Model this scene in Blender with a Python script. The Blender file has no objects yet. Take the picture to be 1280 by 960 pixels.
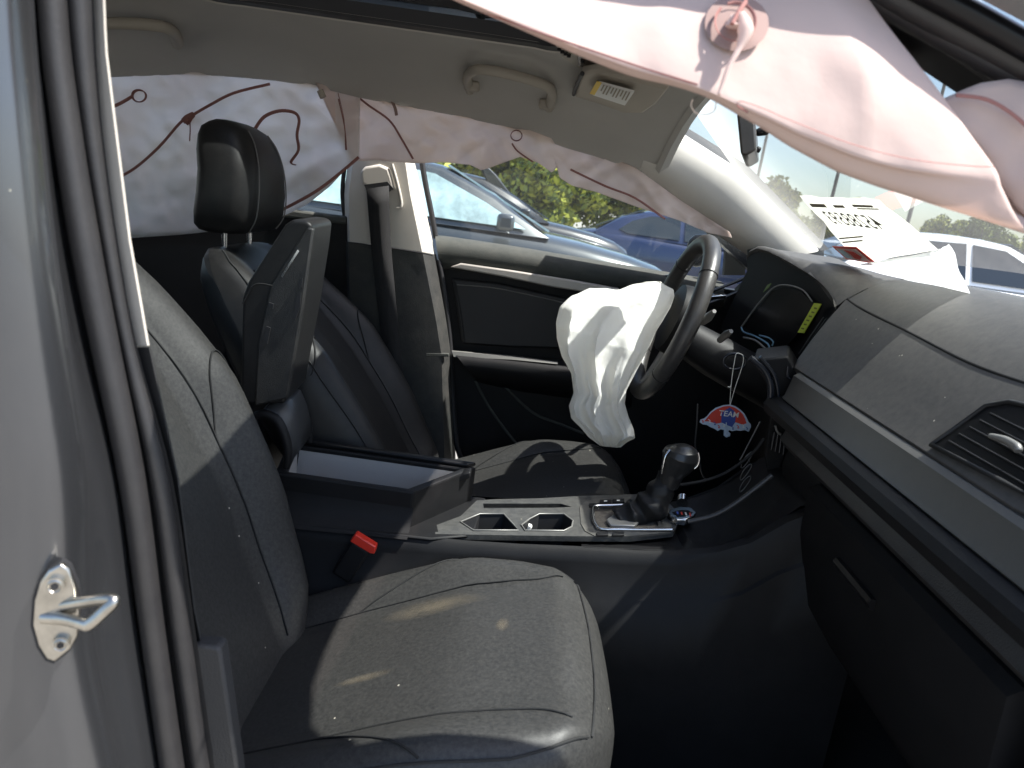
import bpy, bmesh, math, random
import numpy as np
from mathutils import Vector, Matrix, noise
random.seed(7)
scn = bpy.context.scene
COL = scn.collection
R = math.radians

# ------------------------------------------------------------------ camera
CAM = Vector((0.0, -1.32, 1.20)); FPX = 960.0
PITCH, ROLL = R(13.4), R(8.0)
FW = Vector((0, math.cos(PITCH), -math.sin(PITCH))); RT = Vector((1, 0, 0)); UPV = RT.cross(FW)
CR = RT*math.cos(ROLL) + UPV*math.sin(ROLL)
CU = -RT*math.sin(ROLL) + UPV*math.cos(ROLL)
cd = bpy.data.cameras.new('camera'); cam = bpy.data.objects.new('camera', cd); COL.objects.link(cam)
cd.sensor_width = 36.0; cd.lens = 27.0; cd.clip_start = 0.02; cd.clip_end = 2000
cam.matrix_world = Matrix(((CR.x, CU.x, -FW.x, CAM.x), (CR.y, CU.y, -FW.y, CAM.y), (CR.z, CU.z, -FW.z, CAM.z), (0, 0, 0, 1)))
cd.dof.use_dof = True; cd.dof.focus_distance = 1.5; cd.dof.aperture_fstop = 9.0
scn.camera = cam
# ------------------------------------------------------------------ sky and sun
SUN_TO = Vector((0.56, -0.05, 1.0)).normalized()
elev = math.asin(SUN_TO.z); azim = math.atan2(SUN_TO.x, SUN_TO.y)
w = bpy.data.worlds.new('World'); scn.world = w; w.use_nodes = True
nt = w.node_tree; bgn = nt.nodes['Background']
sky = nt.nodes.new('ShaderNodeTexSky'); sky.sky_type = 'NISHITA'; sky.sun_disc = False
sky.sun_elevation = elev; sky.sun_rotation = azim; sky.air_density = 1.0; sky.dust_density = 1.6; sky.ozone_density = 1.0
nt.links.new(sky.outputs[0], bgn.inputs[0]); bgn.inputs[1].default_value = 0.14
sl = bpy.data.lights.new('sun', 'SUN'); so = bpy.data.objects.new('sun', sl); COL.objects.link(so)
sl.energy = 5.0; sl.angle = R(0.5); sl.color = (1.0, 0.965, 0.91)
so.rotation_euler = SUN_TO.to_track_quat('Z', 'Y').to_euler()
so.location = (-2, -6, 9)
vs = scn.view_settings; vs.view_transform = 'Standard'; vs.look = 'None'; vs.exposure = 1.26; vs.gamma = 1.0
vs.use_curve_mapping = False
scn.cycles.max_bounces = 10; scn.cycles.transparent_max_bounces = 24

# ------------------------------------------------------------------ pixel -> place
def ray(u, v):
    return FW + CR*((u-640)/FPX) - CU*((v-480)/FPX)
def P(u, v, Y=None, X=None, Z=None):
    d = ray(u, v)
    if Y is not None: t = (Y-CAM.y)/d.y
    elif X is not None: t = (X-CAM.x)/d.x
    else: t = (Z-CAM.z)/d.z
    return CAM + d*t
def PP(u, v, p0, n):
    d = ray(u, v); n = Vector(n)
    return CAM + d*((Vector(p0)-CAM).dot(n)/d.dot(n))

# ------------------------------------------------------------------ materials
MATS = {}
def mat(name, col, rough=0.5, metal=0.0, bump=0.0, bscale=300.0, var=0.0, vscale=8.0, dust=0.0, dcol=(0.32, 0.29, 0.25),
        coat=0.0, spec=0.5, emit=None, specks=0.0):
    if name in MATS: return MATS[name]
    m = bpy.data.materials.new(name); m.use_nodes = True; MATS[name] = m
    n = m.node_tree.nodes; l = m.node_tree.links; b = n['Principled BSDF']
    b.inputs['Base Color'].default_value = (*col, 1); b.inputs['Roughness'].default_value = rough
    b.inputs['Metallic'].default_value = metal; b.inputs['Coat Weight'].default_value = coat
    b.inputs['Specular IOR Level'].default_value = spec
    tc = n.new('ShaderNodeTexCoord'); cur = None
    if var or dust or specks:
        nz = n.new('ShaderNodeTexNoise'); nz.inputs['Scale'].default_value = vscale; nz.inputs['Detail'].default_value = 6
        nz.inputs['Roughness'].default_value = 0.65
        l.new(tc.outputs['Object'], nz.inputs['Vector'])
        rp = n.new('ShaderNodeValToRGB'); rp.color_ramp.elements[0].position = 0.3; rp.color_ramp.elements[1].position = 0.72
        rp.color_ramp.elements[0].color = (*[c*(1-var) for c in col], 1); rp.color_ramp.elements[1].color = (*[min(1, c*(1+var)) for c in col], 1)
        l.new(nz.outputs['Fac'], rp.inputs['Fac']); cur = rp.outputs['Color']
        if dust:
            n2 = n.new('ShaderNodeTexNoise'); n2.inputs['Scale'].default_value = vscale*2.7; n2.inputs['Detail'].default_value = 9
            n2.inputs['Roughness'].default_value = 0.75
            l.new(tc.outputs['Object'], n2.inputs['Vector'])
            mr = n.new('ShaderNodeMapRange'); mr.inputs['From Min'].default_value = 0.35; mr.inputs['From Max'].default_value = 0.75
            mr.inputs['To Max'].default_value = dust; l.new(n2.outputs['Fac'], mr.inputs['Value'])
            mx = n.new('ShaderNodeMix'); mx.data_type = 'RGBA'; mx.inputs['B'].default_value = (*dcol, 1)
            l.new(mr.outputs[0], mx.inputs['Factor']); l.new(cur, mx.inputs['A']); cur = mx.outputs['Result']
        if specks:
            vo = n.new('ShaderNodeTexVoronoi'); vo.inputs['Scale'].default_value = 55; l.new(tc.outputs['Object'], vo.inputs['Vector'])
            lt = n.new('ShaderNodeMath'); lt.operation = 'LESS_THAN'; lt.inputs[1].default_value = 0.075
            l.new(vo.outputs['Distance'], lt.inputs[0])
            wn = n.new('ShaderNodeMath'); wn.operation = 'GREATER_THAN'; wn.inputs[1].default_value = 1-specks
            sp = n.new('ShaderNodeSeparateColor'); l.new(vo.outputs['Color'], sp.inputs[0]); l.new(sp.outputs[0], wn.inputs[0])
            ml = n.new('ShaderNodeMath'); ml.operation = 'MULTIPLY'; l.new(lt.outputs[0], ml.inputs[0]); l.new(wn.outputs[0], ml.inputs[1])
            mx = n.new('ShaderNodeMix'); mx.data_type = 'RGBA'; mx.inputs['B'].default_value = (0.5, 0.46, 0.38, 1)
            l.new(ml.outputs[0], mx.inputs['Factor']); l.new(cur, mx.inputs['A']); cur = mx.outputs['Result']
        l.new(cur, b.inputs['Base Color'])
    if bump:
        nb = n.new('ShaderNodeTexNoise'); nb.inputs['Scale'].default_value = bscale; nb.inputs['Detail'].default_value = 3
        l.new(tc.outputs['Object'], nb.inputs['Vector'])
        bp = n.new('ShaderNodeBump'); bp.inputs['Strength'].default_value = bump; bp.inputs['Distance'].default_value = 0.002
        l.new(nb.outputs['Fac'], bp.inputs['Height']); l.new(bp.outputs[0], b.inputs['Normal'])
    if emit:
        b.inputs['Emission Color'].default_value = (*emit[0], 1); b.inputs['Emission Strength'].default_value = emit[1]
    return m
def mat_cloth(name, col, trans=0.35, stain=0.25, scol=(0.5, 0.36, 0.3), clear=0.0, bump=.22, bs=45):
    m = bpy.data.materials.new(name); m.use_nodes = True; MATS[name] = m
    n = m.node_tree.nodes; l = m.node_tree.links; n.remove(n['Principled BSDF']); out = n['Material Output']
    tc = n.new('ShaderNodeTexCoord'); nz = n.new('ShaderNodeTexNoise'); nz.inputs['Scale'].default_value = 5; nz.inputs['Detail'].default_value = 5
    l.new(tc.outputs['Object'], nz.inputs['Vector'])
    mr = n.new('ShaderNodeMapRange'); mr.inputs['From Min'].default_value = .42; mr.inputs['From Max'].default_value = .75; mr.inputs['To Max'].default_value = stain
    l.new(nz.outputs['Fac'], mr.inputs['Value'])
    mx = n.new('ShaderNodeMix'); mx.data_type = 'RGBA'; mx.inputs['A'].default_value = (*col, 1); mx.inputs['B'].default_value = (*scol, 1)
    l.new(mr.outputs[0], mx.inputs['Factor'])
    d = n.new('ShaderNodeBsdfDiffuse'); t = n.new('ShaderNodeBsdfTranslucent'); ms = n.new('ShaderNodeMixShader'); ms.inputs[0].default_value = trans
    l.new(mx.outputs['Result'], d.inputs[0]); l.new(mx.outputs['Result'], t.inputs[0])
    wv = n.new('ShaderNodeTexNoise'); wv.inputs['Scale'].default_value = bs; wv.inputs['Detail'].default_value = 4
    l.new(tc.outputs['Object'], wv.inputs['Vector'])
    bp = n.new('ShaderNodeBump'); bp.inputs['Strength'].default_value = bump; bp.inputs['Distance'].default_value = .004
    l.new(wv.outputs['Fac'], bp.inputs['Height']); l.new(bp.outputs[0], d.inputs['Normal'])
    l.new(d.outputs[0], ms.inputs[1]); l.new(t.outputs[0], ms.inputs[2]); l.new(ms.outputs[0], out.inputs[0])
    if clear:
        tr = n.new('ShaderNodeBsdfTransparent'); m2 = n.new('ShaderNodeMixShader'); m2.inputs[0].default_value = clear
        l.new(ms.outputs[0], m2.inputs[1]); l.new(tr.outputs[0], m2.inputs[2]); l.new(m2.outputs[0], out.inputs[0])
    return m
def mat_glass(name, tint, refl=1.0, dirt=0.0, dcol=(.8, .8, .78), scale=12):
    m = bpy.data.materials.new(name); m.use_nodes = True; MATS[name] = m
    n = m.node_tree.nodes; l = m.node_tree.links; n.remove(n['Principled BSDF']); out = n['Material Output']
    tr = n.new('ShaderNodeBsdfTransparent'); tr.inputs[0].default_value = (*tint, 1)
    gl = n.new('ShaderNodeBsdfGlossy'); gl.inputs['Roughness'].default_value = .02
    fr = n.new('ShaderNodeFresnel'); fr.inputs[0].default_value = 1.5
    mu = n.new('ShaderNodeMath'); mu.operation = 'MULTIPLY'; mu.inputs[1].default_value = refl; l.new(fr.outputs[0], mu.inputs[0])
    ms = n.new('ShaderNodeMixShader'); l.new(mu.outputs[0], ms.inputs[0]); l.new(tr.outputs[0], ms.inputs[1]); l.new(gl.outputs[0], ms.inputs[2])
    last = ms
    if dirt:
        tc = n.new('ShaderNodeTexCoord'); nz = n.new('ShaderNodeTexNoise'); nz.inputs['Scale'].default_value = scale; nz.inputs['Detail'].default_value = 8
        l.new(tc.outputs['Object'], nz.inputs['Vector'])
        mr = n.new('ShaderNodeMapRange'); mr.inputs['From Min'].default_value = .3; mr.inputs['From Max'].default_value = .8
        mr.inputs['To Min'].default_value = dirt*.5; mr.inputs['To Max'].default_value = dirt*1.6; l.new(nz.outputs['Fac'], mr.inputs['Value'])
        d = n.new('ShaderNodeBsdfDiffuse'); d.inputs[0].default_value = (*dcol, 1); t = n.new('ShaderNodeBsdfTranslucent'); t.inputs[0].default_value = (*dcol, 1)
        a = n.new('ShaderNodeMixShader'); l.new(d.outputs[0], a.inputs[1]); l.new(t.outputs[0], a.inputs[2])
        m2 = n.new('ShaderNodeMixShader'); l.new(mr.outputs[0], m2.inputs[0]); l.new(ms.outputs[0], m2.inputs[1]); l.new(a.outputs[0], m2.inputs[2]); last = m2
    l.new(last.outputs[0], out.inputs[0]); return m

LEATHER = mat('black_leather', (.011, .011, .0115), .46, bump=.10, bscale=900, var=.10, vscale=14, dust=.03, spec=.30)
LEATHER_D = mat('dusty_leather', (.020, .0198, .0196), .46, bump=.10, bscale=900, var=.06, vscale=70, dust=.12, dcol=(.31, .295, .27), specks=.12, spec=.32)  # dust, raised further so the sunlit seat parts come out brighter
PLASTIC = mat('black_plastic', (.007, .007, .008), .55, spec=.22, bump=.15, bscale=900, var=.2, dust=.012)
DASHM = mat('dash_plastic', (.058, .056, .055), .6, bump=.18, bscale=900, var=.06, vscale=30, dust=.13, specks=.10, spec=.35)
GLOSSB = mat('gloss_black', (.007, .007, .008), .3, spec=.25)
CARPET = mat('black_carpet', (.005, .005, .0055), .95, bump=.8, bscale=500)
LINER = mat('headliner_fabric', (.425, .405, .37), .9, bump=.25, bscale=900, var=.05, vscale=4)
PALE = mat('pale_trim_plastic', (.52, .49, .44), .55, bump=.2, bscale=500, var=.05)
GREYTRIM = mat('grey_satin_trim', (.20, .195, .185), .42, metal=.35, bump=.1, bscale=900)
DGREYTRIM = mat('dark_satin_trim', (.085, .083, .078), .42, metal=.3, bump=.1, bscale=900, dust=.06, vscale=9)
DOORSOFT = mat('door_soft_plastic', (.050, .055, .051), .8, spec=.25, bump=.5, bscale=600, dust=.12)
BINM = mat('bin_lining', (.34, .33, .325), .8, bump=.3, bscale=600)
CHROME = mat('chrome', (.75, .75, .76), .14, metal=1.0)
STEEL = mat('zinc_steel', (.42, .40, .36), .30, metal=1.0, bump=.15, bscale=80, var=.2, vscale=60)
RUBBER = mat('seal_rubber', (.013, .0125, .0135), .5, bump=.10, bscale=300, var=.1, dust=.025, vscale=14)
RUBBER2 = mat('black_rubber', (.014, .014, .016), .6)
PAINT = mat('silver_paint', (.105, .109, .118), .27, metal=.85, coat=.4, var=.05, vscale=3, dust=.04, specks=.12)
CLOTH = mat_cloth('curtain_cloth', (.88, .84, .82), .62, .25, (.66, .50, .45))
CLOTH2 = mat_cloth('shade_toned_curtain_cloth', (.84, .745, .695), .55, .28, (.62, .46, .40))  # same fabric as the rear sheet, with the beige of its shade in the colour
NCLOTH = mat_cloth('light_toned_near_cloth', (.72, .59, .54), .45, .18, (.60, .45, .40))  # same fabric again, its darker pink look under light put into the colour
BAGCLOTH = mat_cloth('white_nylon', (.86, .85, .81), .44, .14, (.68, .62, .54), bump=.6, bs=38)
THREAD = mat('brown_thread', (.27, .125, .11), .95)
PATCH = mat('brown_patch', (.26, .175, .155), .9)
SEAM = mat('seam_thread', (.008, .008, .008), .8)
SEAML = mat('grey_stitch', (.16, .15, .14), .8)
WHITE = mat('white_plastic', (.75, .74, .70), .6)
PAPER = mat_cloth('paper', (.90, .885, .81), .50, .08, (.84, .80, .70), clear=.36)
PAPERW = mat_cloth('white_paper', (.95, .95, .93), .60, .03, clear=.25)
INK = mat('ink', (.22, .21, .18), .9)
INKL = mat('pale_ink', (.35, .31, .24), .9)
RED = mat('red_plastic', (.62, .035, .02), .35)
REDP = mat('red_print', (.60, .05, .03), .6)
BLUEP = mat('blue_print', (.035, .07, .30), .6)
YELL = mat('yellow_print', (.75, .50, .03), .6)
LIME = mat('lime_green', (.42, .50, .04), .6)
SCREEN = mat('dark_screen', (.004, .0045, .006), .4, spec=.12)
GLASS = mat_glass('window_glass', (.86, .92, .89), 1.0, .035)
WSGLASS = mat_glass('windshield_glass', (.90, .95, .95), .5, .045)
ROOFGLASS = mat_glass('sunroof_glass', (.62, .66, .66), 1.0, .0)

# ------------------------------------------------------------------ builders
def finish(name, bm, m, parent=None, smooth=True, angle=40, bevel=0, sub=0, solid=0, seg=2):
    bmesh.ops.recalc_face_normals(bm, faces=bm.faces)
    me = bpy.data.meshes.new(name); bm.to_mesh(me); bm.free()
    o = bpy.data.objects.new(name, me); COL.objects.link(o)
    if m: me.materials.append(m)
    if smooth:
        me.polygons.foreach_set('use_smooth', [True]*len(me.polygons))
        if not sub: me.set_sharp_from_angle(angle=R(angle))
    if solid:
        md = o.modifiers.new('solid', 'SOLIDIFY'); md.thickness = solid; md.offset = 0
    if bevel:
        md = o.modifiers.new('bevel', 'BEVEL'); md.width = bevel; md.segments = seg; md.limit_method = 'ANGLE'; md.angle_limit = R(35)
    if sub:
        md = o.modifiers.new('sub', 'SUBSURF'); md.levels = sub; md.render_levels = sub
    if parent: o.parent = parent
    return o
def new(): return bmesh.new()
def add_grid(bm, rows, close_u=False, close_v=False, cap=False):
    vs_ = [[bm.verts.new(p) for p in r] for r in rows]
    nr, nc = len(rows), len(rows[0])
    for i in range(nr if close_v else nr-1):
        for j in range(nc if close_u else nc-1):
            a, b, c, d = vs_[i][j], vs_[i][(j+1) % nc], vs_[(i+1) % nr][(j+1) % nc], vs_[(i+1) % nr][j]
            try: bm.faces.new((a, b, c, d))
            except ValueError: pass
    if cap and close_u:
        bm.faces.new(vs_[0]); bm.faces.new(vs_[-1])
    return vs_
def grid(name, rows, m, parent=None, close_u=False, close_v=False, cap=False, **k):
    bm = new(); add_grid(bm, rows, close_u, close_v, cap); return finish(name, bm, m, parent, **k)
def add_prism(bm, pts, ext):
    e = Vector(ext); a = [bm.verts.new(p) for p in pts]; b = [bm.verts.new(Vector(p)+e) for p in pts]; n = len(pts)
    bm.faces.new(a); bm.faces.new(b[::-1])
    for i in range(n): bm.faces.new((a[i], a[(i+1) % n], b[(i+1) % n], b[i]))
def prism(name, pts, ext, m, parent=None, **k):
    bm = new(); add_prism(bm, pts, ext); return finish(name, bm, m, parent, **k)
def add_box(bm, c, s, rot=None):
    M = Matrix.Translation(c) @ (rot.to_4x4() if rot else Matrix.Identity(4)) @ Matrix.Diagonal((*s, 1))
    bmesh.ops.create_cube(bm, size=1, matrix=M)
def box(name, c, s, m, parent=None, rot=None, bevel=.004, **k):
    bm = new(); add_box(bm, c, s, rot); return finish(name, bm, m, parent, bevel=bevel, **k)
def smooth_path(pts, n=6, closed=False):
    pts = [Vector(p) for p in pts]; out = []; L = len(pts)
    for i in range(L if closed else L-1):
        if closed: p0, p1, p2, p3 = pts[i-1], pts[i], pts[(i+1) % L], pts[(i+2) % L]
        else: p0, p1, p2, p3 = pts[max(i-1, 0)], pts[i], pts[i+1], pts[min(i+2, L-1)]
        for k in range(n):
            t = k/n
            out.append(.5*((2*p1)+(p2-p0)*t+(2*p0-5*p1+4*p2-p3)*t*t+(3*p1-p0-3*p2+p3)*t**3))
    if not closed: out.append(pts[-1])
    return out
def add_tube(bm, pts, r, seg=8, closed=False, flat=1.0, cap=True):
    pts = [Vector(p) for p in pts]; n = len(pts); rings = []; prev = None
    for i, p in enumerate(pts):
        if closed: t = (pts[(i+1) % n]-pts[i-1])
        else: t = pts[min(i+1, n-1)]-pts[max(i-1, 0)]
        t = t.normalized() if t.length > 1e-9 else Vector((1, 0, 0))
        if prev is None:
            ref = Vector((0, 0, 1)) if abs(t.z) < .9 else Vector((0, 1, 0))
            a = (ref - t*ref.dot(t)).normalized()
        else:
            a = (prev - t*prev.dot(t)).normalized()
        prev = a; b = t.cross(a); rr = r[i] if isinstance(r, (list, tuple)) else r
        rings.append([p + a*(math.cos(2*math.pi*k/seg)*rr) + b*(math.sin(2*math.pi*k/seg)*rr*flat) for k in range(seg)])
    add_grid(bm, rings, close_u=True, close_v=closed, cap=cap and not closed)
def tube(name, pts, r, m, parent=None, seg=8, sm=5, closed=False, flat=1.0, **k):
    bm = new()
    q = smooth_path(pts, sm, closed) if sm else pts
    if isinstance(r, (list, tuple)) and sm:
        L = len(r); rr = []
        for i in range(len(q)):
            f = i/(len(q)-1)*(L-1); a = int(f); b = min(a+1, L-1); rr.append(r[a]*(1-f+a)+r[b]*(f-a))
        r = rr
    add_tube(bm, q, r, seg, closed, flat); return finish(name, bm, m, parent, angle=60, **k)
def interp(x, xs, ys):
    return float(np.interp(x, xs, ys))
def resample(poly, n):
    d = [0]
    for a, b in zip(poly, poly[1:]): d.append(d[-1]+math.dist(a, b))
    return [(interp(d[-1]*i/(n-1), d, [p[0] for p in poly]), interp(d[-1]*i/(n-1), d, [p[1] for p in poly])) for i in range(n)]
def plate(name, outer, holes, depth, m, parent=None, thick=None, **k):
    """flat plate (points in 3D) with through holes that have walls going down by depth"""
    bm = new(); loops = []
    for lp in [outer]+holes:
        vs_ = [bm.verts.new(p) for p in lp]; loops.append(vs_)
        for i in range(len(vs_)): bm.edges.new((vs_[i], vs_[(i+1) % len(vs_)]))
    bmesh.ops.triangle_fill(bm, use_beauty=True, use_dissolve=False, edges=bm.edges[:])
    for vs_ in loops:
        lo = [bm.verts.new(v.co+Vector(depth)) for v in vs_]
        for i in range(len(vs_)): bm.faces.new((vs_[i], vs_[(i+1) % len(vs_)], lo[(i+1) % len(vs_)], lo[i]))
    return finish(name, bm, m, parent, **k)
def text_mesh(name, s, origin, xv, yv, size, m, parent, extrude=.0, bold=0, spacing=1.0):
    cu = bpy.data.curves.new(name+'_c', 'FONT'); cu.body = s; cu.size = 1; cu.align_x = 'CENTER'; cu.align_y = 'CENTER'; cu.offset = bold; cu.space_character = spacing
    o = bpy.data.objects.new(name+'_t', cu); COL.objects.link(o)
    dg = bpy.context.evaluated_depsgraph_get(); dg.update()
    me = bpy.data.meshes.new_from_object(o.evaluated_get(dg)); bpy.data.objects.remove(o); bpy.data.curves.remove(cu)
    X = Vector(xv).normalized(); Y = Vector(yv).normalized(); Z = X.cross(Y)
    M = Matrix(((X.x*size, Y.x*size, Z.x, origin[0]), (X.y*size, Y.y*size, Z.y, origin[1]), (X.z*size, Y.z*size, Z.z, origin[2]), (0, 0, 0, 1)))
    me.transform(M); me.materials.clear(); me.materials.append(m)
    ob = bpy.data.objects.new(name, me); COL.objects.link(ob); ob.parent = parent
    return ob
def thing(name, label, cat, group=None, loc=(0, 0, 0)):
    o = bpy.data.objects.new(name, None); COL.objects.link(o); o.location = loc; o.empty_display_size = .2
    o['label'] = label; o['category'] = cat
    if group: o['group'] = group
    return o
def lab(o, s): o['label'] = s; return o
def nz(x, y, z=0.0): return noise.noise(Vector((x, y, z)))

# ================================================================== GROUND
bm = new(); add_grid(bm, [[(-400, y, 0) for y in (-60, -8, 0, 8, 400)], [(-10, y, 0) for y in (-60, -8, 0, 8, 400)], [(10, y, 0) for y in (-60, -8, 0, 8, 400)], [(500, y, 0) for y in (-60, -8, 0, 8, 400)]])
g = finish('ground', bm, mat('gravel_lot', (.24, .225, .20), .95, bump=1.0, bscale=25, var=.3, vscale=1.5, dust=.3, dcol=(.34, .32, .28)))
g['kind'] = 'structure'; g['label'] = 'pale gravel of the vehicle storage lot'

# ================================================================== THE CAR
car = thing('wrecked_sedan', 'silver sedan with black leather interior and deployed airbags, seen through its open door', 'car')

# ------------------------------------------------ roof and headliner
EX = [-1.7, -1.3, -1.091, -.86, -.687, -.562, -.416, -.241, -.085, .035, .154, .224, .30]
EZ = [1.24, 1.31, 1.346, 1.384, 1.396, 1.395, 1.380, 1.375, 1.364, 1.338, 1.322, 1.308, 1.296]
def zc(X): return 1.50 - .045*max(0, X+.05)**1.0/.35 - .06*max(0, -.6-X)/.6 - .05*max(0, -1.1-X)/.4
def zroof(X, Y):
    e = interp(X, EX, EZ); a = min(abs(Y)/.61, 1.0)
    return e + (zc(X)-e)*(1-a**(3.2 if Y > 0 else 5.5))  # near half droops less, shaped for where its shadow crosses the cushion
SRX0, SRX1, SRY0, SRY1 = -.66, .0, -.46, .235  # near edge widened out of view so sun reaches the passenger seatback
xs = sorted(set([-1.7, -1.5, -1.3, -1.15, -1.0, -.86, -.75, SRX0, -.56, -.46, -.36, -.24, -.12, -.04, SRX1, .05, .12, .19, .245, .29]))
ys = sorted(set([-.61, -.60, -.57, -.53, -.50, SRY0, -.36, -.28, -.2, -.1, 0, .1, SRY1, .30, .36, .42, .48, .53, .57, .60, .61]))
def roof_mesh(dz, shrink=0.0):
    bm = new(); vv = {}
    for i, X in enumerate(xs):
        for j, Y in enumerate(ys): vv[i, j] = bm.verts.new((X, Y*(1+shrink), zroof(X, Y)+dz))
    for i in range(len(xs)-1):
        for j in range(len(ys)-1):
            if SRX0-1e-6 <= xs[i] and xs[i+1] <= SRX1+1e-6 and SRY0-1e-6 <= ys[j] and ys[j+1] <= SRY1+1e-6: continue
            bm.faces.new((vv[i, j], vv[i+1, j], vv[i+1, j+1], vv[i, j+1]))
    return bm
liner = finish('headliner', roof_mesh(0), LINER, car, angle=70)
finish('roof_panel', roof_mesh(.045, .04), PAINT, car, angle=70)
# sunroof frame, dark reveal and glass
def rr_loop(x0, x1, y0, y1, r, off=0, n=5):
    out = []
    for cx, cy, a0 in ((x1-r, y1-r, 0), (x0+r, y1-r, 90), (x0+r, y0+r, 180), (x1-r, y0+r, 270)):
        for k in range(n+1):
            a = R(a0+90*k/n); out.append((cx+math.cos(a)*(r+off), cy+math.sin(a)*(r+off)))
    return out
sr = rr_loop(SRX0-.004, SRX1+.004, SRY0-.004, SRY1+.004, .05)
reveal = grid('sunroof_frame', [[(x, y, zroof(x, y)+d) for x, y in rr_loop(SRX0-.004, SRX1+.004, SRY0-.004, SRY1+.004, .05, o)] for o, d in ((.03, -.002), (-.002, -.004), (-.004, .01), (-.006, .024))], RUBBER2, car, close_u=True)
grid('edge_trim', [[(x, y, zroof(x, y)+d) for x, y in rr_loop(SRX0-.004, SRX1+.004, SRY0-.004, SRY1+.004, .05, o)] for o, d in ((.034, -.0015), (.028, -.005), (.024, -.003))], PALE, reveal, close_u=True)
bm = new(); add_grid(bm, [[(X, Y, zroof(X, Y)+.030) for Y in (SRY0-.03, -.1, .1, SRY1+.03)] for X in (SRX0-.03, -.4, -.2, SRX1+.03)])
finish('sunroof_glass', bm, ROOFGLASS, car)

# grab handles
def roofhit(u, v, dz=-.01):
    d = ray(u, v)
    for k in range(400, 4200):
        p = CAM+d*(k*.0006)
        if p.y > -.55 and p.z > zroof(p.x, max(-.61, min(.61, p.y)))+dz: return p
    return p
def grab_handle(name, pts_px, y0, y1, r, mm):
    pts = [roofhit(u, v, d) for (u, v), d in zip(pts_px, [0, -.018, -.030, -.032, -.030, -.018, 0])]
    return tube(name, pts, [r*1.5, r*1.15, r, r, r, r*1.15, r*1.5], mm, car, seg=10, sm=6, flat=.75)
GH = mat('handle_plastic', (.34, .305, .255), .6, bump=.2, bscale=500)
h = grab_handle('grab_handle', [(588, 110), (584, 96), (598, 87), (637, 93), (680, 106), (690, 116), (687, 132)], .575, .535, .011, GH)
for c in ((590, 108), (683, 131)):
    p = roofhit(*c, -.008); box('hinge_cap', (p.x, p.y, p.z), (.034, .03, .022), GH, h, bevel=.006)
h = grab_handle('grab_handle', [(222, 52), (218, 42), (205, 34), (170, 30), (120, 30), (80, 36), (70, 50)], .545, .505, .012, GH)
# sun visor, label, overhead console
vis = [(727, 93), (745, 90), (800, 104), (836, 112), (820, 131), (804, 142), (781, 142), (752, 131), (719, 121)]
vp = [P(u, v, Z=1.435-.03*(u-720)/110-.012*(v-90)/50) for u, v in vis]
visor = prism('sun_visor', vp, (0.0, .0, .016), mat('visor_vinyl', (.42, .375, .31), .75, bump=.3, bscale=600), car, bevel=.005)
vn = (vp[1]-vp[0]).cross(vp[-1]-vp[0]).normalized()
if vn.z > 0: vn = -vn
def vq(u, v, off): return PP(u, v, vp[0]+vn*off, vn)
# fit plane through visor corners for the label
va, vb, vc_ = vp[0], vp[3], vp[7]
vn = (vb-va).cross(vc_-va).normalized(); vn = -vn if vn.z > 0 else vn
def vq(u, v, off): return PP(u, v, va+vn*off, vn)
def quad(name, pts, m, parent, ext): return prism(name, pts, ext, m, parent, smooth=False)
lb = quad('warning_label', [vq(748, 104, .012), vq(792, 116, .012), vq(781, 132, .012), vq(741, 119, .012)], WHITE, visor, vn*-.004)
quad('label_stripe', [vq(746, 102, .0135), vq(752, 104, .0135), vq(743, 119, .0135), vq(737, 117, .0135)], YELL, visor, vn*-.001)
bm = new()
for k in range(9):
    u0 = 754+k*4.0; v0 = 106.5+k*1.15
    L = 8.5 if k % 3 else 6
    add_prism(bm, [vq(u0, v0, .0135), vq(u0+1.7, v0+.5, .0135), vq(u0+1.7-L*.62, v0+.5+L*1.15, .0135), vq(u0-L*.62, v0+L*1.15, .0135)], vn*-.0008)
finish('label_print', bm, INKL, visor, smooth=False)
tube('visor_pivot', [vq(728, 92, -.0), vq(722, 104, .0), vq(717, 118, .0)], .004, RUBBER2, visor)
oc = [(690, 52), (720, 60), (800, 92), (822, 104), (800, 108), (768, 98), (742, 92), (722, 86), (702, 72)]
op = [roofhit(u, v, -.022) for u, v in oc]
ovc = prism('overhead_console', op, (0, 0, .03), mat('console_vinyl', (.35, .315, .26), .6), car, bevel=.006)
prism('lamp_lens', [roofhit(u, v, -.026) for u, v in ((722, 68), (738, 72), (783, 90), (772, 97), (744, 89), (722, 82))], (0, 0, .004), mat('smoked_lens', (.11, .09, .075), .25), ovc, bevel=.001)
for u, v in ((699, 62), (703, 65), (707, 67.5), (711, 70), (728, 76), (772, 91)):
    p = roofhit(u, v, -.027); box('switch', p, (.007, .010, .005), PLASTIC, ovc, bevel=.001)

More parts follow.
